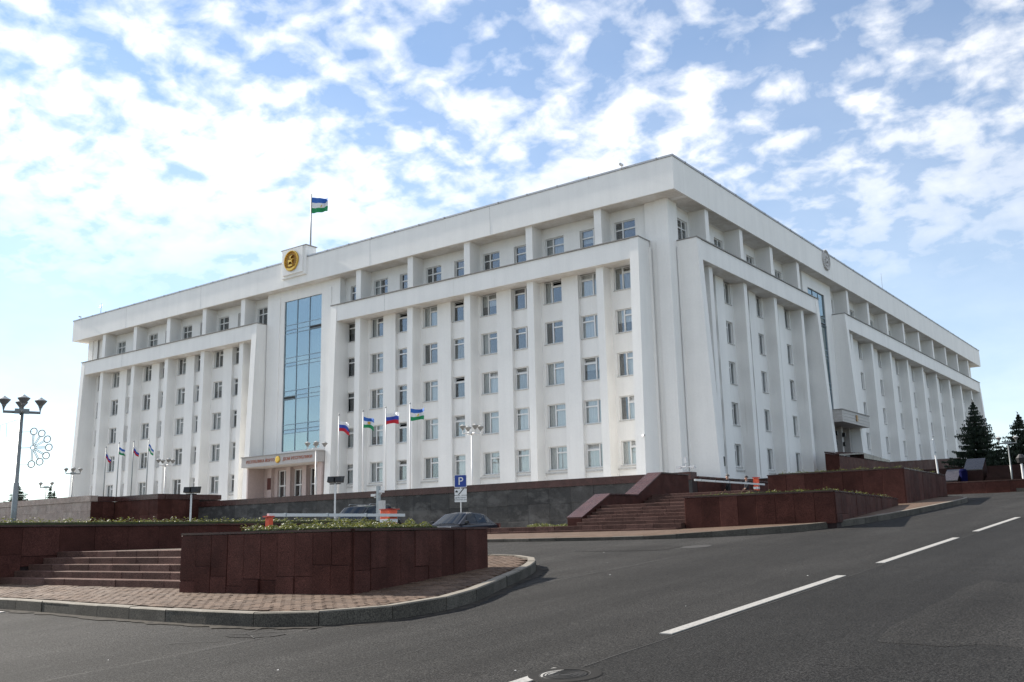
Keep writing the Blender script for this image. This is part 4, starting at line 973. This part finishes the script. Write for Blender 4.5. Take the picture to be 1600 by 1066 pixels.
# light-festoon flower on the post
fl = tag(empty('light_decoration', (-41.0, 20.0, 5.68), R(36)), 'half-flower wire light decoration with ring tips on the left lamp post', 'decoration')
fl.scale = (.68, .68, .68)
MB().tube([(.12, 0, 0), (.75, 0, 0)], .02, 6).build('mount', 'galvanised', fl)
MB().tube([(.1, 0, 1.0), (.8, 0, 1.0)], .012, 5).build('mount', 'galvanised', fl); MB().tube([(.1, 0, -1.05), (.75, 0, -1.05)], .012, 5).build('mount', 'galvanised', fl)
for k in range(7):
    a_ = R(90-30*k); cx_, cz_ = .85, 0
    p0 = (cx_+.12*math.cos(a_), 0, cz_+.12*math.sin(a_)); p1 = (cx_+.80*math.cos(a_), 0, cz_+.80*math.sin(a_))
    nx_, nz_ = -math.sin(a_)*.04, math.cos(a_)*.04
    q = MB(); q.tube([(p0[0]+nx_, 0, p0[2]+nz_), (p1[0]+nx_, 0, p1[2]+nz_)], .022, 5); q.tube([(p0[0]-nx_, 0, p0[2]-nz_), (p1[0]-nx_, 0, p1[2]-nz_)], .022, 5); pt = q.build('petal', 'wire_frame', fl)
    c_ = (cx_+1.02*math.cos(a_), cz_+1.02*math.sin(a_)); MB().tube([(c_[0]+.21*math.cos(2*math.pi*i/16), 0, c_[1]+.21*math.sin(2*math.pi*i/16)) for i in range(17)], .034, 5, cap=False).build('ring', 'wire_frame', pt)
MB().tube([(.85+.14*math.cos(2*math.pi*i/14), 0, .14*math.sin(2*math.pi*i/14)) for i in range(15)], .022, 5, cap=False).build('hub', 'wire_frame', fl)
ga = tag(empty('light_garland', (-41.0, 20.0, 6.95)), 'hanging icicle light garland left of the tall lamp post', 'garland')
pts = [(-.1-4.5*t, -3.3*t, -.9*math.sin(t*2.2)*.9) for t in [i/20 for i in range(21)]]
MB().tube(pts, .012, 4).build('wire', 'wire', ga)
q = MB(); rg = random.Random(9)
for p in pts[2:]:
    ln = rg.uniform(.3, .95); q.tube([p, (p[0]+.03, p[1], p[2]-ln)], .008, 4)
q.build('icicle', 'wire', ga)['kind'] = 'stuff'
gl = 'lamp posts on the upper terrace'
lamp((-40.65, 50, 4.05), 8.95, 'white four-headed lamp post on the terrace behind the parking sign', gl, R(61), 4, .92, 'pole_white', .05)
lamp((-56.1, 50, 4.05), 8.95, 'white four-headed lamp post in front of the entrance canopy', gl, R(50), 4, .92, 'pole_white', .05)
lamp((-75.8, 50, 4.05), 8.9, 'white four-headed lamp post left of the entrance among the distant flags', gl, R(79), 4, .92, 'pole_white', .05)
lamp((-91.3, 50, 4.05), 9.0, 'four-headed lamp post beside the left end of the building', gl, R(63), 4, .92, 'lamp_grey', .05)
lamp((-104, 54, 4.05), 8.35, 'small distant twin-headed lamp post left of the building', None, R(30), 2, .95, 'lamp_grey', .045)
lamp((-9.75, 59.5, 3.4), 6.4, 'lamp post between the spruces at the right edge', None, R(20), 2, .62, 'lamp_grey', .035)

# ------------------------------------------------------------------ street furniture
def flood(loc, top, label, rz=0):
    par = tag(empty('floodlight_post', loc, rz), label, 'floodlight', 'floodlight posts'); H = top-loc[2]
    MB().tube([(0, 0, 0), (0, 0, H-.25)], .045, 8).build('pole', 'pole_white', par)
    MB().tube([(-.28, 0, H-.25), (.28, 0, H-.25)], .03, 6).build('crossbar', 'black_plastic', par)
    for x in (-.2, .2):
        q = MB(); q.hexa([(x-.17, -.16, H-.2), (x+.17, -.16, H-.2), (x+.17, .14, H-.16), (x-.17, .14, H-.16), (x-.19, -.22, H+.12), (x+.19, -.22, H+.12), (x+.15, .1, H+.1), (x-.15, .1, H+.1)]); hd = q.build('lamp_housing', 'black_plastic', par)
        MB().hexa([(x-.15, -.175, H-.17), (x+.15, -.175, H-.17), (x+.15, -.165, H-.17), (x-.15, -.165, H-.17), (x-.16, -.232, H+.10), (x+.16, -.232, H+.10), (x+.16, -.222, H+.10), (x-.16, -.222, H+.10)]).build('lens', 'lamp_glass', hd)
flood((-34.5, 32, 1.2), 4.43, 'floodlight on a thin pole in front of the parked estate car', R(205))
flood((-40.2, 28, 1.2), 4.1, 'twin floodlight on a thin pole in front of the bastion', R(205))
cpz = tag(empty('camera_post', (-30.62, 31, 1.22)), 'grey post with cameras and switch box between the two cars', 'post')
MB().box(-.07, .07, -.07, .07, 0, 2.65).build('post', 'galvanised', cpz)
MB().box(.10, .34, -.1, .1, 1.35, 2.0).build('switch_box', 'sign_grey', cpz); MB().tube([(.05, 0, 1.7), (.12, 0, 1.7)], .03, 6).build('box_clamp', 'galvanised', cpz)
for x, z in ((-.26, 2.2), (.2, 2.35)):
    hd = MB().box(x-.16, x+.12, -.06, .06, z, z+.11).build('camera_housing', 'pole_white', cpz); MB().tube([(0, 0, z-.05), (x, 0, z-.05), (x, 0, z+.02)], .025, 6).build('bracket', 'pole_white', hd)
# parking sign
sgo = tag(empty('parking_sign', (-35.0, 42.0, 1.3), R(28)), 'blue P parking sign with two white plates on a pole by the dark wall', 'sign')
MB().tube([(0, 0, 0), (0, 0, 3.65)], .03, 8).build('pole', 'pole_white', sgo)
def rrect(wd, ht, rad, y0, y1, z):
    pts = []
    for cx_, cz_, a0 in ((wd/2-rad, ht/2-rad, 0), (-wd/2+rad, ht/2-rad, 90), (-wd/2+rad, -ht/2+rad, 180), (wd/2-rad, -ht/2+rad, 270)):
        for k in range(5): a_ = R(a0+22.5*k); pts.append((cx_+rad*math.cos(a_), cz_+rad*math.sin(a_)))
    n = len(pts); return MB().add([(x, y0, z+q) for x, q in pts]+[(x, y1, z+q) for x, q in pts], [tuple(range(n)), tuple(range(2*n-1, n-1, -1))]+[(i, (i+1) % n, n+(i+1) % n, n+i) for i in range(n)])
pb = rrect(.72, .72, .06, -.055, -.035, 3.32).build('plate', 'sign_white', sgo); rrect(.66, .66, .05, -.060, -.056, 3.32).build('blue_field', 'sign_blue', pb)
def plate_text(s, size, z, par, mat, y, sx=1):
    me = text_mesh(s, size, .003); me.materials.clear(); me.materials.append(MATS[mat]); me.transform(Matrix.Scale(sx, 4, (1, 0, 0))); me.transform(Matrix.Rotation(R(90), 4, 'X')); return obj('lettering', me, par, (0, y, z))
me = text_mesh('P', .62, .003); me.materials.clear(); me.materials.append(MATS['sign_white']); me.transform(Matrix.Rotation(R(90), 4, 'X')); obj('lettering', me, pb, (.01, -.064, 3.30))
p2_ = rrect(.70, .36, .03, -.055, -.035, 2.72).build('plate', 'sign_white', sgo)
MB().hexa([(-.16, -.060, 2.55), (-.09, -.060, 2.55), (-.09, -.057, 2.55), (-.16, -.057, 2.55), (.14, -.060, 2.89), (.21, -.060, 2.89), (.21, -.057, 2.89), (.14, -.057, 2.89)]).build('black_bar', 'black_plastic', p2_)
MB().box(-.30, -.15, -.060, -.057, 2.69, 2.76).build('car_symbol', 'black_plastic', p2_); MB().box(-.27, -.19, -.060, -.057, 2.76, 2.80).build('car_symbol', 'black_plastic', p2_)
p3_ = rrect(.70, .36, .03, -.055, -.035, 2.33).build('plate', 'sign_white', sgo)
plate_text('ДЕЙСТВУЕТ', .105, 2.39, p3_, 'black_plastic', -.058); plate_text('В РАБОЧИЕ ДНИ', .085, 2.27, p3_, 'black_plastic', -.058)
# barrier gates
def barrier(loc, rz, length, label, lz=1.05, rest=True, tall=1.0, cw=.2):
    par = tag(empty('barrier_gate', loc, rz), label, 'barrier')
    bevel(MB().box(-cw, cw, -cw, cw, 0, lz+.18*tall).build('cabinet', 'orange_red', par), .03, 2)
    MB().box(-cw-.02, cw+.08, -cw-.02, cw+.02, lz+.185*tall, lz+.21*tall).build('cabinet_lid', 'red_paint', par)
    bm = MB().box(-length, .45, -.30, -.22, lz-.04, lz+.05).build('boom', 'boom_white', par)
    k = int(length//1.6)
    for i in range(k): MB().box(-length+.6+i*1.6, -length+.64+i*1.6, -.304, -.216, lz-.054, lz+.064).build('joint_band', 'galvanised', bm)
    MB().box(-cw-.004, cw+.004, -cw-.004, cw+.004, lz*.80, lz*.90).build('reflective_band', 'reflective_white', par)
    if rest: fk = MB().box(-length-.02, -length+.12, -.34, -.18, 0, lz-.06).build('rest_post', 'orange_red', par)
    if rest: MB().box(-length-.1, -length+.16, -.36, -.16, lz-.058, lz-.02).build('rest_fork', 'red_paint', fk)
barrier((-22.0, 22.75, 1.2), R(90), 5.1, 'white boom barrier with orange-red cabinet behind the foreground hedge', 1.12)
barrier((-20.7, 49.9, 2.75), R(90), 8.0, 'white boom barrier with red post beside two people on the right', 1.2, False, 1.9, .13)
# right-hand street post, sign post, bin
pw = tag(empty('sign_post', (-12.1, 53.2, 3.05)), 'leaning white post with a narrow sign seen edge-on', 'post'); pw.rotation_euler = (0, R(-2), 0)
MB().tube([(0, 0, 0), (0, 0, 2.95)], .045, 8).build('post', 'pole_white', pw); MB().box(-.03, .0, -.3, .12, 2.1, 2.9).build('sign_plate', 'sign_white', pw); MB().lathe([(.06, 0), (.06, .08)], (0, 0, 2.2), 8).build('clamp', 'galvanised', pw)
pr = tag(empty('bollard_post', (-9.02, 58.4, 3.3)), 'short white post with a dark head at the right edge', 'post')
MB().tube([(0, 0, 0), (0, 0, 1.45)], .06, 8).build('post', 'pole_white', pr); MB().lathe([(0, 1.45), (.2, 1.5), (.26, 1.75), (.1, 1.95), (0, 1.97)], n=10).build('head', 'black_plastic', pr)
bn = tag(empty('waste_bin', (-12.25, 59.6, 3.92)), 'dark blue waste bin by the far granite steps', 'bin')
MB().lathe([(.2, 0), (.23, .6), (.24, .62), (.2, .65)], n=14).build('body', 'blue_bin', bn); MB().lathe([(.23, .66), (.15, .76), (0, .78)], n=14).build('lid', 'blue_bin', bn)
wcam = tag(empty('camera_post', (-23.05, 46.3, 4.4)), 'white camera cross on a short pole above the stair parapet', 'camera')
MB().tube([(0, 0, 0), (0, 0, .85)], .03, 6).build('pole', 'pole_white', wcam); MB().tube([(-.4, 0, .5), (.45, 0, .5)], .025, 6).build('crossbar', 'pole_white', wcam)
for x in (-.4, .42): MB().box(x-.12, x+.12, -.15, .1, .42, .55).build('camera_housing', 'pole_white', wcam)
MB().box(-.07, .07, -.07, .07, .7, 1.0).build('top_box', 'pole_white', wcam)
# far granite walls across the side street
fw = tag(empty('granite_wall', (0, 0, 0)), 'low red granite wall and tiers across the far side street', 'wall')
core(fw, [(-14.5, 58.2), (6, 58.2), (6, 62), (-14.5, 62)], 2, 3.86)
clad_face(fw, (-14.5, 58.15), (6, 58.15), 2.6, 3.85, 'granite_red', 1.2, 31, None, .03)
cap_run(fw, (-14.5, 58.15), (6, 58.15), 3.86, .5, .05, .06, 'granite_step', 1.4)
for k in range(3): 
    MB().box(-11.2, 6, 60+.5*k, 60.6+.5*k, 3.5, 4.15+.25*k).build('tier', 'granite_red_shaded', fw)
core(fw, [(-30, 63), (8, 63), (8, 66), (-30, 66)], 2, 4.95, 'granite_red_shaded', 'upper_wall')
struct(MB().box(-9.3, 6, 57.6, 58.1, 3.0, 3.42).build('pavement', 'kerb_granite'))
fp = tag(empty('stair_parapet', (0, 0, 0)), 'distant stair parapet with polished sloping slabs below the spruce', 'parapet')
for (x0, x1, y0, z0, y1, z1) in ((-13.2, -12.5, 59.0, 4.0, 60.2, 4.66), (-12.35, -11.4, 60.4, 4.62, 61.6, 5.3)):
    MB().hexa([(x0, y0, 3), (x1, y0, 3), (x1, y1+1, 3), (x0, y1+1, 3), (x0, y0, z0), (x1, y0, z0), (x1, y1, z1), (x0, y1, z1)]).build('parapet_body', 'granite_red_shaded', fp)
    MB().hexa([(x0-.03, y0-.02, z0), (x1+.03, y0-.02, z0), (x1+.03, y1, z1), (x0-.03, y1, z1), (x0-.03, y0-.02, z0+.06), (x1+.03, y0-.02, z0+.06), (x1+.03, y1, z1+.06), (x0-.03, y1, z1+.06)]).build('cap_slab', 'granite_polished', fp)

# ------------------------------------------------------------------ trees
def spruce(loc, H, W, seed, label, n_lev=22, dense=1.0):
    par = tag(empty('spruce_tree', loc), label, 'tree', 'spruces'); rg = random.Random(seed)
    MB().tube([(0, 0, 0), (0, 0, H*.5), (0, 0, H*.97)], [H*.022, H*.013, .012], 7).build('trunk', 'bark', par)
    mb = MB()
    for lv in range(n_lev):
        t = lv/(n_lev-1); z = H*(.05+.92*t)+rg.uniform(-.05, .05); rad = W*(1-t)**.85*(.72+.5*rg.random())+.05
        nb = int((9-4*t)*dense)+3
        for b in range(nb):
            a_ = 2*math.pi*(b+rg.random()*.7)/nb; L = rad*rg.uniform(.55, 1.2); d = Vector((math.cos(a_), math.sin(a_), 0)); n = Vector((-d.y, d.x, 0))
            ns = max(3, int(L/.11)); sag = rg.uniform(.12, .30)
            for s_ in range(ns):
                q = (s_+.5)/ns; p = d*L*q + Vector((0, 0, z - sag*L*q + .22*L*q*q))
                wd = .34*L*(1-q*.75)*.55+.05
                for sg in (-1, 1, 0):
                    if sg == 0: e = d*.16*L*.6+Vector((0, 0, -.05))
                    else: e = (n*sg*wd + d*wd*.7 + Vector((0, 0, rg.uniform(-.10, .02)*1.2)))
                    th_ = .05+.03*rg.random(); up = Vector((0, 0, 1))*th_*.6 + d*th_*.5
                    mb.add([p-up*.5, p+up*.5, p+e+up*.12, p+e-up*.12], [(0, 1, 2, 3)])
                    if rg.random() < .8: mb.add([p, p+e*.55+Vector((rg.uniform(-.05, .05), rg.uniform(-.05, .05), -rg.uniform(.08, .2))), p+e*.8], [(0, 1, 2)])
    for k in range(10): 
        z = H*(.93+.007*k); mb.add([(0, 0, z), (rg.uniform(-.12, .12), rg.uniform(-.12, .12), z+.1), (.02, 0, z+.03)], [(0, 1, 2)])
    mb.build('crown', 'needle', par); return par
spruce((-13.3, 70, 4.2), 5.6, 2.05, 1, 'tall dark spruce in front of the far end of the building', 30, 2.0)
spruce((-10.2, 67, 4.4), 4.0, 1.7, 2, 'smaller spruce at the right edge behind the lamp post', 24, 1.9)
spruce((-9.0, 68.5, 4.2), 2.7, 1.6, 3, 'short bushy spruce lowest at the right edge', 12, 1.4)
spruce((-11.7, 68.0, 4.2), 2.6, 1.9, 4, 'low spreading spruce between the two taller ones', 10, 1.6)
spruce((-122.2, 60, 4.6), 4.4, 2.4, 5, 'bushy conifer top above the pale wall at the left edge', 20, 2.6)
spruce((-114.5, 60, 4.6), 4.0, .9, 6, 'narrow conifer top beside the twin-headed lamp', 18, 2.2)
spruce((-110.9, 58.6, 4.6), 3.2, 1.0, 7, 'conifer tip peeking beside the left end of the building', 14, 2.0)
def bush(loc, rad, hgt, label, seed):
    par = tag(empty('shrub', loc), label, 'shrub'); rg = random.Random(seed); mb = MB()
    for k in range(900):
        a_ = rg.uniform(0, 6.28); q = rg.random()**.5; z = rg.random()*hgt*(1-.4*q); p = Vector((math.cos(a_)*rad*q*1.8, math.sin(a_)*rad*q, z)); u = Vector((rg.uniform(-1, 1), rg.uniform(-1, 1), rg.uniform(-.5, 1)))*.05; v = Vector((rg.uniform(-1, 1), rg.uniform(-1, 1), rg.uniform(-.5, 1)))*.03
        mb.add([p-u, p+v, p+u, p-v], [(0, 1, 2, 3)])
    mb.build('foliage', 'hedge_leaf', par)
    for k in range(5): MB().tube([(0, 0, 0), (rg.uniform(-.3, .3)*rad*2, rg.uniform(-.3, .3)*rad, hgt*.7)], .012, 5).build('stem', 'bark', par)
bush((-31.4, 44.6, 1.86), .5, .36, 'low shrub at the foot of the dark retaining wall', 1)
bush((-29.8, 44.6, 1.86), .4, .28, 'smaller shrub right of the one at the wall foot', 2)

# ------------------------------------------------------------------ cars
def car(loc, rz, mat, label, estate):
    par = tag(empty('parked_car', loc, rz), label, 'car', 'cars parked by the retaining wall')
    Hh = 1.78 if estate else 1.46; belt = 1.08 if estate else .93; L = 4.75
    # stations: x, half width, z low, z belt
    S = [(2.38, .62, .42, .60), (2.28, .80, .28, .74), (1.9, .88, .22, belt-.14), (1.0, .92, .20, belt-.03), (.0, .93, .20, belt), (-1.2, .93, .20, belt+.02), (-1.95, .90, .24, belt+.02 if not estate else belt+.04), (-2.3, .82, .32, belt-.04), (-2.38, .70, .45, belt-.14)]
    mb = MB(); ring = 10
    for x, wd, zl, zb_ in S:
        zm = (zl+zb_)/2
        pts = [(-wd*.82, zl), (-wd, zl+.12), (-wd*1.0, zm), (-wd*.97, zb_-.05), (-wd*.86, zb_), (wd*.86, zb_), (wd*.97, zb_-.05), (wd, zm), (wd, zl+.12), (wd*.82, zl)]
        mb.v += [(x, y, z) for y, z in pts]
    n = len(S)
    for i in range(n-1):
        for k in range(ring): mb.f.append((i*ring+k, i*ring+(k+1) % ring, (i+1)*ring+(k+1) % ring, (i+1)*ring+k)); mb.mi.append(0)
    mb.f += [tuple(range(ring)), tuple(range(n*ring-1, (n-1)*ring-1, -1))]; mb.mi += [0, 0]
    b = mb.build('body', mat, par, smooth=True); sm = b.modifiers.new('s', 'SUBSURF'); sm.levels = 2; sm.render_levels = 2
    # greenhouse
    if estate: G = [(1.02, .78, belt-.06, belt-.05), (.28, .70, belt-.04, Hh-.08), (-.3, .70, belt-.04, Hh), (-1.5, .69, belt-.04, Hh-.02), (-1.95, .66, belt-.04, Hh-.08), (-2.28, .74, belt-.06, belt-.02)]
    else: G = [(1.15, .76, belt-.06, belt-.05), (.30, .64, belt-.04, Hh-.06), (-.2, .63, belt-.04, Hh), (-.9, .62, belt-.04, Hh-.03), (-1.25, .62, belt-.04, Hh-.10), (-1.95, .74, belt-.06, belt-.02)]
    def gp(i, side, t):      # point on the side of station i: t 0 belt .. 1 roof edge
        x, wt, zb_, zt_ = G[i]; wb = .86; return Vector((x, side*(wb+(wt-wb)*t), zb_+(zt_-zb_)*t))
    mb = MB()
    for i in range(len(G)):
        x, wt, zb_, zt_ = G[i]; mb.v += [tuple(gp(i, -1, 0)), tuple(gp(i, -1, .96)), (x, -wt*.5, zt_+.015), (x, wt*.5, zt_+.015), tuple(gp(i, 1, .96)), tuple(gp(i, 1, 0))]
    for i in range(len(G)-1):
        for k in range(5): mb.f.append((i*6+k, i*6+k+1, (i+1)*6+k+1, (i+1)*6+k)); mb.mi.append(0)
    mb.f += [tuple(range(6)), tuple(range(len(G)*6-1, (len(G)-1)*6-1, -1))]; mb.mi += [0, 0]
    mb.build('cabin', mat, par)
    def patch(name, pts, out, mat_):
        p = [Vector(q) for q in pts]; nn = (p[1]-p[0]).cross(p[2]-p[0]).normalized()
        if nn.dot(Vector(out)) < 0: nn = -nn
        return MB().add([q+nn*.012 for q in p], [tuple(range(len(p)))]).build(name, mat_, par)
    def lerp(a_, b_, t): return a_+(b_-a_)*t
    def screen(name, i0, i1, s0, s1, out):      # curved glass following the cabin between two stations
        rows = []
        for s_ in (s0, (s0+s1)/2, s1):
            row = []
            for fy in (-.88, -.5, 0, .5, .88):
                ps = []
                for ii in (i0, i1):
                    x, wt, zb_, zt_ = G[ii]; ps.append(Vector((x, fy*wt, zt_+(.018 if abs(fy) < .6 else -.012))))
                row.append(lerp(ps[0], ps[1], s_)+Vector(out)*.014)
            rows.append(row)
        q = MB(); q.add([p for row in rows for p in row], [(a_*5+b_, a_*5+b_+1, (a_+1)*5+b_+1, (a_+1)*5+b_) for a_ in range(2) for b_ in range(4)]); return q.build(name, 'car_glass', par, smooth=True)
    def lerp(a_, b_, t): return a_+(b_-a_)*t
    screen('windscreen', 0, 1, .06, .95, (.6, 0, .8)); screen('rear_window', len(G)-1, len(G)-2, .12, .92, (-.6, 0, .8))
    for sd_ in (-1, 1):
        def sp(x, t):
            for i in range(len(G)-1):
                if G[i][0] >= x >= G[i+1][0]:
                    q = (G[i][0]-x)/(G[i][0]-G[i+1][0]); return lerp(gp(i, sd_, t), gp(i+1, sd_, t), q)
            return gp(0, sd_, t)
        def lim(x): return .86
        for (xa, xb, ta, tb) in ((.72, -.18, .35, .86), (-.26, -1.15, .86, .86), (-1.23, -1.72, .86, .5 if not estate else .86)):
            patch('side_window', [sp(xa, .12), sp(xb, .12), sp(xb+(.12 if tb < .8 else 0), tb), sp(xa-(.34 if ta < .5 else 0), .86)], (0, sd_, .3), 'car_glass')
        mr = MB().box(.78, .92, sd_*.93-.0 if sd_ > 0 else sd_*.93-.16, sd_*.93+.16 if sd_ > 0 else sd_*.93, belt-.02, belt+.13).build('mirror', mat, par); bevel(mr, .03, 2)
        hl = MB().hexa([(2.14, sd_*.50, .62), (2.36, sd_*.44, .60), (2.16, sd_*.82, .62), (1.98, sd_*.84, .64), (2.12, sd_*.50, .74), (2.32, sd_*.46, .72), (2.12, sd_*.81, .75), (1.94, sd_*.83, .77)]).build('headlight', 'lamp_clear', par)
        MB().box(-2.40, -2.26, sd_*.74-.12, sd_*.74+.12, .70, .92).build('tail_light', 'plaque_dark', par)
        for x in (1.42, -1.42):
            wt = MB(); prof_ = [(.2, -.1), (.31, -.1), (.335, -.06), (.335, .06), (.31, .1), (.2, .1)]
            N = 20; vs = [(x+r_*math.cos(2*math.pi*q/N), sd_*.84+y_, .335+r_*math.sin(2*math.pi*q/N)) for r_, y_ in prof_ for q in range(N)]
            wt.add(vs, [(i*N+q, i*N+(q+1) % N, (i+1)*N+(q+1) % N, (i+1)*N+q) for i in range(5) for q in range(N)]); tyre = wt.build('wheel', 'rubber', par, smooth=True)
            q = MB(); vs = [(x+r_*math.cos(2*math.pi*j/N), sd_*(.84+.06), .335+r_*math.sin(2*math.pi*j/N)) for r_ in (.05, .2) for j in range(N)]; q.add(vs, [(j, (j+1) % N, N+(j+1) % N, N+j) for j in range(N)]+[tuple(range(N))]); q.build('rim', 'galvanised', tyre)
    MB().box(2.34, 2.42, -.42, .42, .40, .62).build('grille', 'black_plastic', par); MB().box(2.40, 2.43, -.26, .26, .44, .55).build('number_plate', 'sign_white', par)
    if estate:
        for y in (-.6, .6): MB().tube([(.1, y, Hh+.0), (0, y, Hh+.05), (-1.5, y, Hh+.05), (-1.6, y, Hh)], .018, 6).build('roof_rail', 'galvanised', par)
    if estate: par.scale = (1.12, 1.1, 1.08)
    return par
car((-30.35, 36.3, 1.25), math.atan2(-.99, .10), 'car_navy', 'dark blue sedan parked beside the parking sign', False)
car((-36.9, 36.0, 1.36), math.atan2(-.98, .16), 'car_black', 'black estate car with roof rails parked behind the boom', True)

# ------------------------------------------------------------------ people
def person(loc, rz, hgt, label, top, hairm, bend=0.0, arm=0.3):
    par = tag(empty('person', loc, rz), label, 'person', 'people standing by the right barrier'); k = hgt/1.75
    V, E, Rd, Mi = [], [], [], []
    def v(p, r): V.append(Vector(p)*k); Rd.append(r*k); return len(V)-1
    def e(a_, b_): E.append((a_, b_))
    pel = v((0, 0, .95), .175); wa = v((.01, 0, 1.10), .195); ch = v((.0, 0, 1.32), .215); nk0 = v((0, 0, 1.47), .085); nk = v((.02, 0, 1.53), .058); hd0 = v((.035, 0, 1.60), .085); hd = v((.03, 0, 1.68), .092)
    for a_, b_ in ((pel, wa), (wa, ch), (ch, nk0), (nk0, nk), (nk, hd0), (hd0, hd)): e(a_, b_)
    for s_ in (-1, 1):
        sh = v((0, s_*.215, 1.41), .09); el = v((-.03+arm*.15, s_*.29, 1.13), .065); wr = v((.10+arm*.3, s_*.22, .90+arm*.35), .036); pm = v((.13+arm*.35, s_*.215, .83+arm*.40), .04)
        for a_, b_ in ((ch, sh), (sh, el), (el, wr), (wr, pm)): e(a_, b_)
        for f in range(4): q = v((.15+arm*.36+.01*f, s_*.215+(f-1.5)*.02, .76+arm*.40+.006*abs(f-1)), .009); e(pm, q)
        q = v((.17+arm*.35, s_*.18, .81+arm*.40), .010); e(pm, q)
        hp = v((0, s_*.10, .88), .105); kn = v((.02, s_*.11, .50), .065); an = v((-.02, s_*.12, .10), .045); to = v((.17, s_*.13, .045), .045)
        for a_, b_ in ((pel, hp), (hp, kn), (kn, an), (an, to)): e(a_, b_)
    me = bpy.data.meshes.new('body'); me.from_pydata(V, E, []); o = obj('body', me, par)
    sk = o.modifiers.new('skin', 'SKIN'); 
    for i, r_ in enumerate(Rd): me.skin_vertices[0].data[i].radius = (r_, r_*(.72 if i in (1, 2) else 1))
    me.skin_vertices[0].data[0].use_root = True
    su = o.modifiers.new('sub', 'SUBSURF'); su.levels = 1; su.render_levels = 2
    me.materials.append(MATS[top]); dg = bpy.context.evaluated_depsgraph_get(); nm = bpy.data.meshes.new_from_object(o.evaluated_get(dg)); o.modifiers.clear(); o.data = nm; nm.name = 'body'
    nm.materials.clear()
    for x in (top, 'skin', 'cloth_black', 'shoe'): nm.materials.append(MATS[x])
    for p in nm.polygons:
        z = p.center.z/k; p.use_smooth = True
        p.material_index = 1 if z > 1.50 or (abs(p.center.y) > .13*k and z < .93+arm*.4 and z > .7 and p.center.x > .08*k) else 3 if z < .11 else 2 if z < .93 else 0
    q = MB(); N = 12
    for i in range(7):
        ph = math.pi/2*i/6*1.15; r_ = .106*math.sin(ph)*k
        for j in range(N): q.v.append((.022*k+r_*math.cos(2*math.pi*j/N)*1.08-.012*k*i/6, r_*math.sin(2*math.pi*j/N)*.92, (1.685+.10*math.cos(ph))*k))
    for i in range(6):
        for j in range(N):
            ang_ = (j+.5)/N*360
            if i > 3 and (ang_ < 70 or ang_ > 290): continue
            q.f.append((i*N+j, i*N+(j+1) % N, (i+1)*N+(j+1) % N, (i+1)*N+j)); q.mi.append(0)
    q.build('hair', hairm, par, smooth=True)
    # nose, eyes, ears
    f_ = MB(); f_.add([(.118*k, -.014*k, 1.625*k), (.118*k, .014*k, 1.625*k), (.145*k, 0, 1.628*k), (.120*k, 0, 1.665*k)], [(0, 1, 2), (1, 3, 2), (3, 0, 2), (0, 3, 1)]); f_.build('nose', 'skin', par)
    for s_ in (-1, 1):
        MB().lathe([(0, .012*k), (.010*k, .006*k), (.012*k, 0), (.010*k, -.006*k), (0, -.012*k)], (.112*k, s_*.033*k, 1.668*k), 8).build('eye', 'black_plastic', par)
        MB().lathe([(0, .03*k), (.014*k, .015*k), (.016*k, 0), (.012*k, -.02*k), (0, -.028*k)], (.02*k, s_*.093*k, 1.655*k), 8).build('ear', 'skin', par)
    MB().box(.112*k, .122*k, -.022*k, .022*k, 1.595*k, 1.602*k).build('mouth', 'red_paint', par)
    return par
person((-22.2, 49.6, 2.78), R(190), 1.78, 'person in a black jacket with grey hair facing left by the barrier', 'cloth_black', 'hair_grey', 0, .1)
person((-21.2, 49.8, 2.80), R(215), 1.62, 'person in dark clothes with dark hair nearest the red post', 'cloth_dark', 'hair_dark', 0, .3)
# a few bright specks of litter and grit on the road
q = MB(); rg = random.Random(77)
for k in range(34):
    x, y = rg.uniform(-22, -2), rg.uniform(5, 26)
    if dist_line(x, y) < .4 or inside(x, y, poly_isl): continue
    s_ = rg.uniform(.006, .018); z = road(x, y)+.016; q.add([(x-s_, y, z), (x, y-s_*.6, z), (x+s_, y+.2*s_, z), (x, y+s_*.5, z+s_*.5)], [(0, 1, 3), (1, 2, 3), (0, 3, 2)])
o = q.build('grit', 'sign_grey'); o['kind'] = 'stuff'; o['label'] = 'small pale bits of litter and grit on the asphalt'; o['category'] = 'litter'
